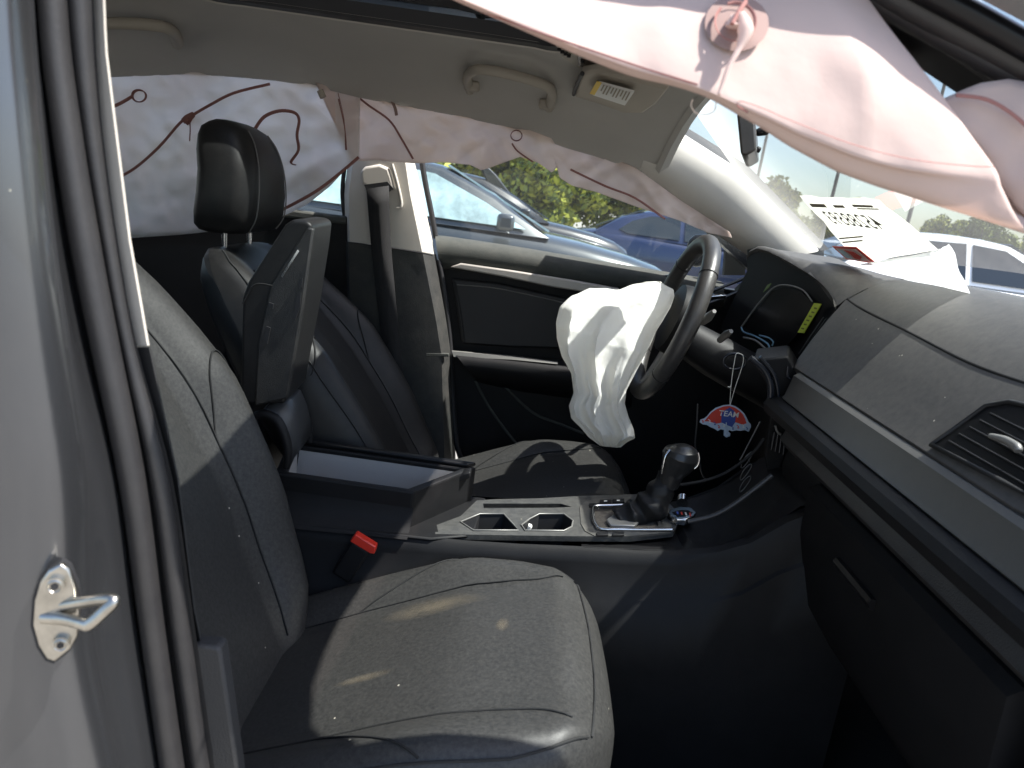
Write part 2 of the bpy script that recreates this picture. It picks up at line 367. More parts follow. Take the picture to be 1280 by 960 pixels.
# ------------------------------------------------ far A pillar
def strip(name, curves, m, parent, n=16, **k):
    """curves: list of (pixel polyline, Y or list of Y)"""
    rows = []
    for poly, Y in curves:
        q = resample(poly, n)
        rows.append([P(u, v, Y=(Y if not isinstance(Y, (list, tuple)) else Y[0]+(Y[1]-Y[0])*i/(n-1))) for i, (u, v) in enumerate(q)])
    return grid(name, rows, m, parent, **k)
ap = strip('a_pillar_trim', [([(824, 148), (926, 213), (1025, 313)], (.60, .66)), ([(822, 151), (924, 216), (1022, 315)], (.585, .645)),
      ([(817, 163), (904, 226), (995, 320)], (.565, .625)), ([(806, 195), (880, 246), (957, 318)], (.565, .63)), ([(800, 213), (856, 256), (935, 318)], (.60, .67)), ([(800, 218), (856, 262), (935, 324)], (.64, .70))], PALE, car, sub=2)
strip('a_pillar_seal', [([(824, 148), (926, 213), (1025, 313)], (.60, .66)), ([(827, 145), (930, 210), (1032, 313)], (.62, .68)), ([(829, 141), (934, 206), (1036, 311)], (.64, .70))], RUBBER2, ap)
prism('a_pillar_body', [P(u, v, Y=.68) for u, v in ((812, 150), (925, 213), (1030, 313), (1030, 345), (945, 345), (862, 268), (800, 225))], (0, .05, 0), PAINT, car)
# header end cap of the roof lining
strip('header_trim', [([(838, 138), (822, 158), (798, 215)], .60), ([(843, 141), (827, 162), (803, 218)], .62), ([(838, 146), (824, 168), (806, 216)], .64)], PALE, ap)
hd = []
for Y in np.linspace(-.60, .60, 15):
    c = .29+.02*(1-(Y/.6)**2)
    hd.append([(c, Y, zroof(.29, Y)), (c+.012, Y, zroof(.29, Y)-.006), (c+.03, Y, zroof(.29, Y)+.004), (c+.03, Y, zroof(.29, Y)+.05)])
grid('windshield_header', [[(x-.025, y, z) for x, y, z in r] for r in hd], LINER, car)

# ------------------------------------------------ windshield
def wsx(Y): return .10*(1-(Y/.66)**2)
W0 = Vector((.668, .6, 1.183)); WN = Vector((.524, 0, .851))
rows = []
for k in range(9):
    t = k/8; row = []
    for Y in np.linspace(-.66, .66, 17):
        Xb = .74; Xt = .285; X = Xb+(Xt-Xb)*t
        z = W0.z-(X-W0.x)*WN.x/WN.z + .016
        b = wsx(Y)
        row.append((X+b*.55+.012, Y, z+b*.35+.006))
    rows.append(row)
wsh = grid('windshield', rows, WSGLASS, car)
def ws(u, v, off=0): return PP(u, v, W0+WN*(-off), WN)
# notice sheet taped to the glass: number reads correctly from outside
sheet_c = [(998, 246), (1052, 246), (1098, 251), (1150, 296), (1200, 345), (1110, 345), (1092, 345), (1040, 296)]
def bil(c, s, t): return Vector(c[0])*(1-s)*(1-t)+Vector(c[1])*s*(1-t)+Vector(c[2])*s*t+Vector(c[3])*(1-s)*t
sq = [ws(998, 246), ws(1097, 251), ws(1172, 314), ws(1072, 330)]
rows = [[bil(sq, s/12, t/8)+WN*(.003+.004*nz(s*.35, t*.5)) for s in range(13)] for t in range(9)]
sheet = grid('notice_sheet', rows, PAPER, car, solid=.0006); lab(sheet, 'pale yellow notice sheet with lot number stuck on the windshield')
sx = (sq[0]-sq[1]).normalized(); sy = (sq[0]-sq[3]); sy = (sy-sx*sy.dot(sx)).normalized()
mid = bil(sq, .51, .33)
text_mesh('lot_number', '45288593', mid-WN*.004, sx, sy, .052, INK, sheet, bold=.004, spacing=1.08)
bm = new()
for s0, s1, t0, t1 in ((.12, .34, .07, .12), (.45, .58, .08, .12), (.70, .92, .06, .10), (.72, .95, .12, .14), (.1, .45, .58, .6), (.1, .4, .64, .66)):
    prism('sheet_print', [bil(sq, s, t)-WN*.004 for s, t in ((s0, t0), (s1, t0), (s1, t1), (s0, t1))], WN*.0006, INKL, sheet, smooth=False)
# stickers
st = [ws(1040, 308), ws(1070, 309), ws(1096, 330), ws(1058, 324)]
stk = prism('inspection_sticker', st, WN*.001, REDP, car, smooth=False)
prism('sticker_face', [bil(st, s, t)-WN*.0012 for s, t in ((.1, .13), (.9, .13), (.9, .87), (.1, .87))], WN*.0008, PAPERW, stk, smooth=False)
prism('sticker_print', [bil(st, s, t)-WN*.0024 for s, t in ((.42, .2), (.72, .28), (.8, .6), (.62, .8), (.46, .75), (.5, .5))], WN*.0008, REDP, stk, smooth=False)
prism('sticker_print', [bil(st, s, t)-WN*.0024 for s, t in ((.14, .2), (.36, .2), (.36, .8), (.14, .8))], WN*.0008, mat('pale_blue_print', (.45, .62, .68), .6), stk, smooth=False)
prism('toll_tag', [ws(u, v, .002) for u, v in ((836, 150), (842, 146), (858, 157), (855, 166))], WN*.003, mat('tan_foam', (.62, .52, .36), .9, var=.3, vscale=120), car, smooth=False)
# rear view mirror
mo = [(921, 141), (926, 141), (944, 150), (946, 187), (932, 195), (926, 193)]
mir = prism('rear_view_mirror', [P(u, v, Y=.03) for u, v in mo], (.066, .22, .0), mat('mirror_shell', (.05, .045, .04), .35, dust=.1), car, bevel=.008)
tube('mirror_arm', [P(946, 166, Y=.12), P(956, 163, Y=.12), P(963, 160, Y=.12), P(975, 162, Y=.12), P(992, 171, Y=.12)], [.006, .009, .006, .010, .016], PLASTIC, mir)
tube('mirror_knob', [P(946, 186, Y=.08), P(950, 188, Y=.08)], .005, PLASTIC, mir, sm=0)

# ------------------------------------------------ near A pillar and door seal
def rail(name, pts_px, Y, r, m, parent, flat=1.0): return tube(name, [P(u, v, Y=Y) for u, v in pts_px], r, m, parent, seg=12, sm=6, flat=flat)
npil = prism('near_a_pillar', [P(u, v, Y=-.66) for u, v in ((700, -160), (960, -110), (1160, -20), (1290, 52), (1700, 300), (1700, 470), (1290, 140), (1140, 40), (960, -60), (700, -120))], (0, .05, 0), PLASTIC, car)
rail('door_seal', [(860, -130), (1000, -75), (1140, 8), (1290, 88), (1700, 330)], -.675, .0135, RUBBER, npil)
rail('seal_lip', [(860, -112), (1000, -57), (1120, 12), (1290, 108), (1700, 360)], -.672, .010, RUBBER2, npil)
rail('gutter_trim', [(860, -152), (1000, -97), (1155, -12), (1290, 62), (1700, 300)], -.69, .010, GLOSSB, npil)
strip('roof_side_rail', [([(700, -190), (1000, -125), (1180, -25), (1300, 38), (1700, 260)], -.71), ([(700, -250), (1000, -175), (1230, -60), (1320, -10), (1700, 180)], -.73), ([(700, -330), (1000, -260), (1230, -140), (1320, -90), (1700, 80)], -.68)], PAINT, car)

# ------------------------------------------------ seats
def sstep(a, b, x):
    t = max(0, min(1, (x-a)/(b-a))); return t*t*(3-2*t)
class Seat:
    def __init__(s, cx, cy, rec, zb, L=.54):
        s.o = Vector((cx, cy, zb)); s.a = Vector((-math.sin(R(rec)), 0, math.cos(R(rec)))); s.n = Vector((math.cos(R(rec)), 0, math.sin(R(rec)))); s.L = L
    # backrest
    H = .62
    def bw(s, h):
        w_ = interp(h, [-.13, -.11, -.07, .0, .12, .28, .40, .50, .57, .605, .62], [.150, .180, .212, .240, .256, .262, .25, .226, .200, .168, .125])
        return w_
    def bth(s, h): return interp(h, [0, .3, .5, .58, .60, .613, .62], [.13, .12, .095, .075, .052, .028, .008])
    def bfront(s, h, t):
        a = abs(t); k = interp(h, [-.13, -.05, .1, .32, .45, .56, .62], [.010, .040, .055, .058, .038, .012, 0])
        d = k*sstep(.42, .80, a)
        rim = max(0, (a-.80)/.20); d -= (s.bth(h)*.45+k*.9)*(1-math.sqrt(max(0, 1-rim*rim)))
        d += .018*sstep(.0, .2, h)*(1-sstep(.3, .5, h))*(1-a*.6)            # lumbar swell
        d -= interp(h, [0, .5, .55, .58, .60, .613, .62], [0, 0, .006, .016, .026, .036, .045])
        d += -.0035*math.exp(-((a-.56)/.03)**2)*sstep(-.1, -.06, h)*(1-sstep(.42, .5, h))
        return d
    def bpt(s, h, t, off=0):
        return s.o + s.a*h + s.n*(s.bfront(h, t)+off) + Vector((0, t*s.bw(h), 0))
    # cushion
    def cw(s, x): return interp(x/s.L, [-.15, .3, .6, .74, .84, .91, .96, .985, 1], [.235, .255, .260, .252, .234, .208, .172, .142, .11])
    def ctop(s, x, t):
        a = abs(t); f = x/s.L
        z = interp(f, [-.15, 0, .2, .6, .85, 1], [-.155, -.115, -.068, .020, .048, .048]) + interp(f, [0, .5, .8, 1], [.03, .03, .012, .0])*sstep(.5, .85, a)
        rim = max(0, (a-.84)/.16); z -= (.06)*(1-math.sqrt(max(0, 1-rim*rim)))
        fr = max(0, (f-.84)/.16); z -= .075*(1-math.sqrt(max(0, 1-fr*fr)))
        z += -.0035*math.exp(-((a-.60)/.03)**2)*(1-sstep(.66, .76, f))
        z += .010*(1-a*a)*sstep(.1, .6, f)+.001*nz(x*14, t*3, 3)
        return z
    def cpt(s, x, t, off=0):
        return Vector((s.o.x+x, s.o.y+t*s.cw(x), s.o.z+s.ctop(x, t)+off))
def make_seat(cx, cy, rec, zb, leath, label, headrest=True):
    s = Seat(cx, cy, rec, zb)
    base = box('front_seat', (cx+.27, cy, zb-.22), (.46, .42, .12), PLASTIC, car, bevel=.02); lab(base, label)
    # backrest
    ts = [-1+2*i/72 for i in range(73)]; rows = []
    hs = [-.13, -.12, -.11, -.09, -.07, -.05, -.025, 0, .025, .05, .075, .1, .13, .16, .19, .22, .25, .28, .31, .34, .37, .4, .43, .46, .49, .52, .54, .555, .57, .585, .595, .603, .609, .614, .618, .62]
    for h in hs:
        loop = [s.bpt(h, t) for t in ts]; th = s.bth(h)
        for t in (1.0, .97, .85, .5, 0, -.5, -.85, -.97, -1.0):
            k = 1 if abs(t) < .9 else (.8 if abs(t) < .98 else .45)
            loop.append(s.o+s.a*h - s.n*(th*k + (interp(h, [0, .5, .58, .60, .613, .62], [0, 0, .004, .014, .026, .042]))) + Vector((0, t*s.bw(h), 0)))
        rows.append(loop)
    back = grid('backrest', rows, leath, base, close_u=True, cap=True, angle=80)
    def bseam(pts, r=.0016, m=SEAM, nm='seam'):
        q = smooth_path([Vector((h, t, 0)) for h, t in pts], 8); tube(nm, [s.bpt(p.x, p.y, .0011) for p in q], r, m, base, seg=6, sm=0)
    for sg in (-1, 1):
        bseam([(-.09, .56*sg), (.05, .56*sg), (.2, .56*sg), (.36, .56*sg), (.46, .52*sg), (.54, .46*sg)])
        bseam([(.30, .95*sg), (.36, .8*sg), (.33, .66*sg), (.24, .56*sg)])
        bseam([(-.10, .90*sg), (.0, .92*sg), (.15, .92*sg), (.3, .93*sg), (.45, .93*sg), (.56, .9*sg), (.60, .8*sg)], .0018)
    bseam([(.46, -.52), (.45, 0), (.46, .52)])
    # cushion
    rows = []
    for f in [-.15, -.1, -.05]+[k_/24 for k_ in range(20)]+[.82, .84, .86, .88, .90, .92, .935, .95, .962, .973, .982, .99, .996, 1.0]:
        x = f*s.L; loop = [s.cpt(x, t) for t in ts]; wv = s.cw(x)
        for t, zz in ((1.0, -.08+min(0, s.ctop(x, 0))), (.985, -.13+min(0, s.ctop(x, 0))*.6), (.5, -.14), (-.5, -.14), (-.985, -.13+min(0, s.ctop(x, 0))*.6), (-1.0, -.08+min(0, s.ctop(x, 0)))):
            loop.append(Vector((cx+x-(.02 if f > .97 and zz < -.1 else 0), cy+t*wv, zb+zz)))
        rows.append(loop)
    cush = grid('cushion', rows, LEATHER_D, base, close_u=True, cap=True, angle=80)
    def cseam(pts, r=.0015, m=SEAM):
        q = smooth_path([Vector((x, t, 0)) for x, t in pts], 8); tube('seam', [s.cpt(p.x, p.y, .0011) for p in q], r, m, base, seg=6, sm=0)
    for sg in (-1, 1):
        cseam([(-.04, .6*sg), (.16, .60*sg), (.3, .61*sg), (.42, .66*sg), (.47, .78*sg)])
        cseam([(.15, .60*sg), (.22, .75*sg), (.30, .93*sg)])
        cseam([(.0, .93*sg), (.2, .94*sg), (.40, .94*sg), (.49, .9*sg)], .0018)
    cseam([(.495, -.9), (.505, -.5), (.507, 0), (.505, .5), (.495, .9)], .0018)
    if headrest:
        top = s.o+s.a*s.H - s.n*.035
        hx = Vector((-math.sin(R(3)), 0, math.cos(R(3)))); hn = Vector((hx.z, 0, -hx.x))
        ho = top + Vector((.0, 0, .024))
        rows = []
        for f in (0, .02, .07, .18, .35, .55, .72, .85, .93, .975, 1.0):
            sc = interp(f, [0, .02, .07, .18, .75, .9, .96, 1], [.55, .80, .95, 1, .93, .80, .62, .25]); hw = .142*interp(f, [0, .3, .7, .9, 1], [.93, 1, .92, .80, .70])*(.55+.45*sc)
            dp = .066*sc; lean = .018*math.sin(f*math.pi)-.01*f; loop = []
            for k in range(32):
                a = 2*math.pi*k/32; ca, sa = math.cos(a), math.sin(a); e = .55
                loop.append(ho+hx*(f*.225)+hn*(math.copysign(abs(ca)**e, ca)*dp*(1.0+.0*sa)+lean)+Vector((0, math.copysign(abs(sa)**e, sa)*hw, 0)))
            rows.append(loop)
        hr = grid('headrest', rows, leath, base, close_u=True, cap=True, angle=80)
        for sg in (-1, 1):
            tube('headrest_post', [ho+hx*.03+Vector((0, .072*sg, 0)), ho-hx*.07+Vector((0, .072*sg, 0))], .0062, CHROME, base, sm=0, seg=12)
            sp = []
            for f in (.03, .15, .35, .6, .8, .92):
                hw = .142*interp(f, [0, .3, .7, .9, 1], [.93, 1, .92, .80, .70]); sc = interp(f, [0, .02, .07, .18, .75, .9, .96, 1], [.55, .80, .95, 1, .93, .80, .62, .25]); hw *= (.55+.45*sc)
                sp.append(ho+hx*(f*.225)+hn*(.066*sc*.985+.018*math.sin(f*math.pi)-.01*f+.001)+Vector((0, sg*hw*(.66-.1*f), 0)))
            tube('headrest_seam', sp, .0014, SEAML, base, seg=6)
    return s, base
pseat, pbase = make_seat(-.345, -.355, 29, .565, LEATHER_D, 'front passenger seat in dusty black leather beside the open door')
dseat, dbase = make_seat(-.225, .365, 38.5, .565, LEATHER, 'driver seat in black leather behind the steering wheel')

def film(name, c, a=.5):
    m = bpy.data.materials.new(name); m.use_nodes = True; n = m.node_tree.nodes; l = m.node_tree.links; b = n['Principled BSDF']
    b.inputs['Base Color'].default_value = (*c, 1); b.inputs['Roughness'].default_value = .9
    tc = n.new('ShaderNodeTexCoord'); mp = n.new('ShaderNodeMapping'); mp.inputs['Location'].default_value = (-1, -1, -1); mp.inputs['Scale'].default_value = (2, 2, 2)
    gr = n.new('ShaderNodeTexGradient'); gr.gradient_type = 'SPHERICAL'; z_ = n.new('ShaderNodeTexNoise'); z_.inputs['Scale'].default_value = 70; z_.inputs['Detail'].default_value = 5
    mu = n.new('ShaderNodeMath'); mu.operation = 'MULTIPLY'; m2 = n.new('ShaderNodeMath'); m2.operation = 'MULTIPLY'; m2.inputs[1].default_value = a*2.2
    l.new(tc.outputs['Generated'], mp.inputs[0]); l.new(mp.outputs[0], gr.inputs[0]); l.new(tc.outputs['Object'], z_.inputs[0])
    l.new(gr.outputs['Fac'], mu.inputs[0]); l.new(z_.outputs['Fac'], mu.inputs[1]); l.new(mu.outputs[0], m2.inputs[0]); l.new(m2.outputs[0], b.inputs['Alpha']); return m
FILM = film('dust_film', (.30, .24, .16), .22)
for x0, x1, t0, t1 in ((.14, .26, -.20, -.12), (.365, .395, .05, .20), (.16, .40, .34, .56)):
    rows = [[pseat.cpt(x0+(x1-x0)*i_/8, t0+(t1-t0)*j_/8, .0013) for j_ in range(9)] for i_ in range(9)]
    grid('dust_smear', rows, FILM, pbase)
# buckle
bk = box('seat_belt_buckle', P(440, 700, Y=-.125), (.035, .022, .07), PLASTIC, car, rot=Matrix.Rotation(R(25), 3, 'Y'), bevel=.004)
prism('release_button', [P(u, v, Y=-.137) for u, v in ((437, 677), (444, 668), (470, 684), (468, 693), (462, 692))], (0, .018, 0), RED, bk, bevel=.002)

# ------------------------------------------------ centre console
YN, YF = -.112, .115
def cz(x): return interp(x, [-.6, -.12, .0, .25, .36, .44, .52], [.60, .622, .628, .655, .672, .715, .80])
body_rows = []
for x in (-.62, -.5, -.4, -.3, -.2, -.12, -.04, .05, .15, .25, .32, .38, .43, .48, .54, .62):
    z = cz(x); fl = interp(x, [-.6, .2, .45, .62], [0, 0, .02, .045])
    body_rows.append([(x, YN-.015-fl, .12), (x, YN-.012-fl, z-.22), (x, YN-.009-fl, z-.095), (x, YN-.003-fl, z-.09), (x, YN-.002-fl, z-.025), (x, YN+.004-fl, z-.006), (x, YN+.012-fl*.6, z-.0015)])
cons = grid('centre_console', body_rows, PLASTIC, car, angle=50); lab(cons, 'black centre console between the front seats')
grid('far_side_panel', [[(x, -y+.004, z) for x, y, z in r] for r in body_rows], PLASTIC, cons, angle=50)
# bin
def CP(u, v, x=None): return P(u, v, Y=YN)
bz_ = .690
bo = [(-.385, -.078), (-.142, -.078), (-.045, .080), (-.410, .080)]
bi = [(-.366, -.064), (-.155, -.064), (-.072, .064), (-.388, .064)]
binw = plate('storage_bin', [Vector((x, y, bz_+(.004 if y > 0 else 0))) for x, y in bo], [[Vector((x, y, bz_+(.004 if y > 0 else 0))) for x, y in bi]], (0, 0, -.085), PLASTIC, cons, smooth=False, bevel=.004)
bm = new(); vs_ = add_grid(bm, [[(x, y, bz_-.006) for x, y in [(a+(b_-a)*1.006, c+(d-c)*1.0) for (a, c), (b_, d) in zip(bo, bi)]], [(x*.99, y*.97, bz_-.08) for x, y in bi]], close_u=True); bm.faces.new(vs_[1]); finish('bin_lining', bm, BINM, cons, smooth=False)
prism('bin_lip', [(-.37, .066, bz_+.004), (-.062, .066, bz_+.004), (-.047, .082, bz_+.004), (-.40, .082, bz_+.004)], (0, 0, .009), GLOSSB, cons, bevel=.003)
prism('bin_flange', [(-.42, YN+.002, .606), (-.10, YN+.002, .618), (-.03, YN+.03, .622), (-.02, YF-.02, .622), (-.42, YF-.004, .606)], (0, 0, .006), PLASTIC, cons, bevel=.003)
rows = []
for k_ in range(9):
    x = -.40+.26*k_/8; rows.append([(x, -.0785, .66), (x, -.082, .64), (x, -.094, .625), (x, YN-.004, .606+.012*k_/8)])
grid('bin_skirt', rows, PLASTIC, cons)
prism('bin_latch', [P(u, v, Y=.035) for u, v in ((551, 610), (558, 600), (570, 598), (578, 592), (588, 590), (588, 598), (572, 604))], (0, .03, 0), PLASTIC, cons, bevel=.003)
# armrest lid, standing open
lo = [P(u, v, Y=-.09) for u, v in ((298, 488), (302, 395), (312, 355), (360, 284), (368, 276))]
lid_px = [(300, 505), (303, 372), (310, 352), (356, 281), (366, 274), (384, 276), (391, 282), (388, 310), (376, 390), (357, 492), (356, 505)]
lid = prism('armrest_lid', [P(u, v, Y=-.085) for u, v in lid_px], (-.012, .165, 0), LEATHER, car, bevel=.016, seg=4); lab(lid, 'black leather armrest lid standing open on the console')
# inner plastic face of the lid (the side facing forward)
lf = [P(u, v, Y=-.09) for u, v in ((338, 356), (384, 284), (392, 286), (378, 388), (359, 498), (318, 508), (322, 430))]
inner = prism('lid_inner_shell', lf, (0, .012, 0), mat('lid_plastic', (.012, .0125, .013), .5, bump=.3, bscale=500, dust=.08), lid, bevel=.003)
for pts in ([(336, 378), (342, 380), (341, 386), (336, 384)], [(333, 408), (338, 410), (334, 430), (330, 426)], [(371, 368), (376, 366), (375, 384), (369, 400), (367, 396)], [(351, 345), (372, 312), (374, 314), (353, 347)], [(374, 350), (378, 348), (377, 360), (373, 362)]):
    prism('lid_slot', [P(u, v, Y=-.0935) for u, v in pts], (0, .004, 0), RUBBER2 if pts[0][0] != 351 else CHROME, lid, smooth=False)
tube('lid_seam', [P(u, v, Y=-.0915) for u, v in ((303, 380), (318, 356), (340, 357))], .0012, SEAM, lid)
# hinge drum
hp = [P(u, v, Y=-.075) for u, v in ((318, 520), (330, 517), (346, 525), (356, 545), (360, 565), (358, 585))]
hinge = tube('lid_hinge', hp, [.006, .008, .009, .009, .008, .006], PLASTIC, lid, seg=8)
tube('lid_hinge', [P(u, v, Y=.06) for u, v in ((352, 497), (366, 502), (380, 515), (386, 535), (387, 552))], .007, PLASTIC, lid)
rows = []
for i, (u, v) in enumerate(((322, 520), (334, 512), (348, 518), (356, 536), (361, 556), (362, 578))):
    a = P(u, v, Y=-.07); rows.append([a, a+Vector((.0, .12, .012))])
grid('hinge_drum', rows, mat('hinge_plastic', (.035, .036, .038), .4), lid, solid=.004)

# console top plate with cup holders and slot
def TP(u, v, dz=0):
    d = ray(u, v); t = 1.5
    for _ in range(30):
        p = CAM+d*t; t -= (p.z-(cz(p.x)+dz))/d.z
    return CAM+d*t
def Z5(pts, dz=0): return [TP(560+x/3.765, 540+y/3.765, dz) for x, y in pts]
TOPM = mat('console_top', (.058, .058, .057), .45, metal=.3, bump=.15, bscale=900, var=.1, vscale=30, dust=.22, dcol=(.34, .325, .29), specks=.2)
outer = Z5([(-60, 440), (60, 395), (135, 322), (220, 316), (430, 312), (640, 300), (900, 292), (1010, 300), (1100, 400), (1060, 470), (860, 492), (560, 490), (300, 486), (-60, 480)], .002)
cup1 = Z5([(58, 425), (150, 387), (262, 387), (296, 425), (310, 440), (330, 465), (120, 465)], .002)
cup2 = Z5([(345, 440), (385, 410), (430, 387), (545, 387), (588, 420), (582, 448), (545, 467), (362, 465)], .002)
slot = Z5([(165, 336), (530, 337), (584, 352), (500, 356), (168, 359)], .002)
gate = Z5([(700, 352), (850, 350), (980, 365), (990, 440), (960, 455), (730, 453), (698, 430), (690, 370)], .002)
top = plate('console_top', outer, [cup1, cup2, slot, gate], (0, 0, -.010), TOPM, cons, smooth=False)
for nm, lp in (('cup_holder', cup1), ('cup_holder', cup2)):
    bm = new(); c = sum(lp, Vector())/len(lp)
    a = [p+Vector((0, 0, -.001)) for p in lp]; b = [c+(p-c)*.94+Vector((0, 0, -.065)) for p in lp]
    vs_ = add_grid(bm, [a, b], close_u=True); bm.faces.new(vs_[1]); o = finish(nm, bm, RUBBER2, cons, smooth=False)
    tube('cup_rim', [p+Vector((0, 0, .001)) for p in lp], .0016, GREYTRIM, o, sm=0, closed=True)
for (u, v) in ((590, 656), (661, 660)):
    p = TP(u, v, -.012); box('cup_clip', p, (.008, .012, .014), WHITE if u > 600 else GREYTRIM, cons, rot=Matrix.Rotation(R(20), 3, 'Y'), bevel=.002)
bm = new(); a = [p+Vector((0, 0, -.009)) for p in slot]; vs_ = add_grid(bm, [[p+Vector((0, 0, -.001)) for p in slot], a], close_u=True); bm.faces.new(vs_[1]); finish('card_slot', bm, RUBBER2, cons, smooth=False)
crow = []
for x in (.16, .22, .28, .335, .345, .38, .42, .46, .50, .55, .60):
    z = cz(x)-(.016 if x < .34 else .004)-(.03*sstep(.36, .40, x)*(1-sstep(.44, .50, x)))
    fl = interp(x, [-.6, .2, .45, .62], [0, 0, .02, .045])
    crow.append([(x, YN+.010-fl*.6, cz(x)-.002), (x, YN+.03, z+.004), (x, -.04, z), (x, .04, z), (x, YF-.03, z+.004), (x, YF-.008+fl*.6, cz(x)-.002)])
grid('console_front', crow, PLASTIC, cons)
# shifter surround
ring_o = Z5([(660, 312), (900, 303), (1000, 320), (1060, 400), (1050, 470), (870, 488), (690, 488), (645, 465), (625, 430), (620, 352)], .0035)
ring_i = Z5([(690, 335), (880, 330), (990, 345), (1010, 440), (985, 462), (720, 462), (672, 430), (670, 352)], .0035)
SUR = mat('surround_plastic', (.05, .05, .048), .4, bump=.2, bscale=600, dust=.3)
sur = plate('shifter_surround', ring_o, [ring_i], (0, 0, -.004), SUR, cons, smooth=False)
tube('chrome_ring', Z5([(870, 343), (780, 345), (700, 348), (682, 362), (684, 410), (700, 440), (724, 456), (860, 458), (1055, 459)], .007), .0030, CHROME, sur, sm=4)
for a, b, c in ((665, 335, 1), (715, 318, 1), (775, 315, 1), (700, 470, 1), (775, 470, 1)):
    W = 55 if a != 665 else 30
    bt = prism('console_button', Z5([(a, b), (a+W, b-2), (a+W, b+13), (a, b+15)], .0065), (0, 0, -.004), PLASTIC, sur, bevel=.0008)
    prism('button_mark', Z5([(a+W*.35, b+4), (a+W*.62, b+3.5), (a+W*.62, b+8), (a+W*.35, b+8.5)], .0070), (0, 0, -.001), WHITE, sur, smooth=False) if b < 330 and a > 670 else None
prism('gate_floor', [p+Vector((0, 0, -.006)) for p in gate], (0, 0, -.004), mat('dirty_gate', (.09, .075, .058), .8, bump=.8, bscale=300, var=.4, vscale=60, dust=.5), sur, smooth=False)
prism('gate_plate', Z5([(745, 410), (775, 388), (870, 384), (900, 420), (880, 440), (765, 436)], .004), (0, 0, -.006), mat('brushed_plate', (.42, .41, .38), .4, metal=.5, dust=.3), sur, bevel=.002)
# gear lever: gaiter, stalk, knob
def G5(x, y, Y=.03): return P(560+x/3.765, 540+y/3.765, Y=Y)
gp = [G5(800, 415), G5(830, 402), G5(890, 385), G5(945, 355), G5(985, 310), G5(1015, 250), G5(1035, 205)]
bm = new(); q = smooth_path(gp, 8); rr = []
for i in range(len(q)):
    f = i/(len(q)-1); rr.append(interp(f, [0, .1, .3, .55, .8, 1], [.016, .024, .031, .030, .022, .016])*(1+.10*math.sin(f*26)+.08*math.sin(f*11+1)))
add_tube(bm, q, rr, 18)
for v in bm.verts: v.co += Vector((nz(v.co.x*60, v.co.y*60, v.co.z*60), nz(v.co.x*60+9, v.co.y*60, v.co.z*60), nz(v.co.x*60, v.co.y*60+7, v.co.z*60)))*.006
lever = finish('gear_lever', bm, LEATHER, car, angle=80); lab(lever, 'automatic gear lever with leather gaiter and glossy knob')
kp = [G5(1035, 255), G5(1055, 195), G5(1080, 148), G5(1094, 115), G5(1102, 84), G5(1105, 62)]
kn = tube('gear_knob', kp, [.018, .022, .030, .034, .030, .012], mat('knob_leather', (.02, .02, .02), .28, bump=.15, bscale=300), lever, seg=20, sm=8)
kn.scale = (1, 1, 1)
tube('knob_trim', [G5(1008, 195, .008), G5(1014, 150, .006), G5(1025, 110, .008), G5(1045, 84, .012)], .0020, CHROME, lever)
tube('knob_trim', [G5(1178, 95, .02), G5(1183, 125, .02), G5(1176, 155, .02), G5(1160, 172, .02)], .0022, CHROME, lever)
# switch pod ahead of the lever
sp = TP(853, 640, .012)
pod = prism('switch_pod', [TP(u, v, .016) for u, v in ((835, 641), (838, 636), (850, 633), (864, 634), (871, 640), (868, 645), (858, 649), (846, 648), (838, 645))], (0, 0, -.014), CHROME, cons, bevel=.002)
prism('pod_face', [TP(u, v, .0175) for u, v in ((840, 640), (851, 637), (863, 638), (867, 641), (857, 645), (847, 645))], (0, 0, -.003), SCREEN, cons, bevel=.0006)
for k, m_ in enumerate((BLUEP, REDP, WHITE, REDP)):
    prism('pod_mark', [TP(u+k*5.2, v+k*.6, .0185) for u, v in ((845.5, 639), (847.5, 639.2), (848.5, 642.5), (846.5, 642.3))], (0, 0, -.0008), m_, cons, smooth=False)
tube('start_button', [TP(853, 629, .010), TP(853, 625, .010)+Vector((0, 0, .004))], .011, CHROME, cons, sm=0, seg=20)

# ------------------------------------------------ instrument panel, passenger side
DX = lambda Y: 0.0
def dprof(Y):
    k = (Y/.7)**2
    return [(.97-.20*k, 1.118), (.86-.10*k, 1.150), (.79-.04*k, 1.161), (.725, 1.160), (.680, 1.150), (.640, 1.130), (.602, 1.101), (.570, 1.066), (.541, 1.028), (.515, .991), (.503, .976), (.506, .970)]
ysd = [-.72, -.66, -.6, -.5, -.4, -.3, -.2, -.1, -.02, .03]
rows = []
for Y in ysd: rows.append([Vector((x+(.01 if Y < -.65 else 0), Y, z)) for x, z in dprof(Y)])
# last rows bend along the side of the instrument hood
edge = [(1030, 331), (1044, 350), (1046, 362), (1046, 370), (1046, 378), (1045, 388), (1041, 400), (1030, 420), (1016, 440), (1004, 456), (996, 466), (994, 469)]
def mixrow(Y0, Y1, f):
    a = dprof(Y0); return [Vector((x, Y0+(Y1-Y0)*f, z)) for x, z in a]
def yend(i): return .150 if i <= 6 else .150+(.04-.150)*(i-6)/5
for f in (.35, .7, .92, 1.0):
    rows.append([Vector((x, .03+(yend(i)-.03)*f, z-(.0 if f < 1 or i < 7 else .003))) for i, (x, z) in enumerate(dprof(.08))])
rows.append([Vector((x+(.010 if i > 5 else 0), yend(i)+.001, z-(.014 if i > 5 else .0))) for i, (x, z) in enumerate(dprof(.1))])
rows.append([Vector((x+(.05 if i > 5 else 0), yend(i)+.004, z-(.03 if i > 5 else .002))) for i, (x, z) in enumerate(dprof(.1))])
dash = grid('dashboard', rows, DASHM, car, angle=60); lab(dash, 'dusty grey dashboard top in front of the passenger seat')
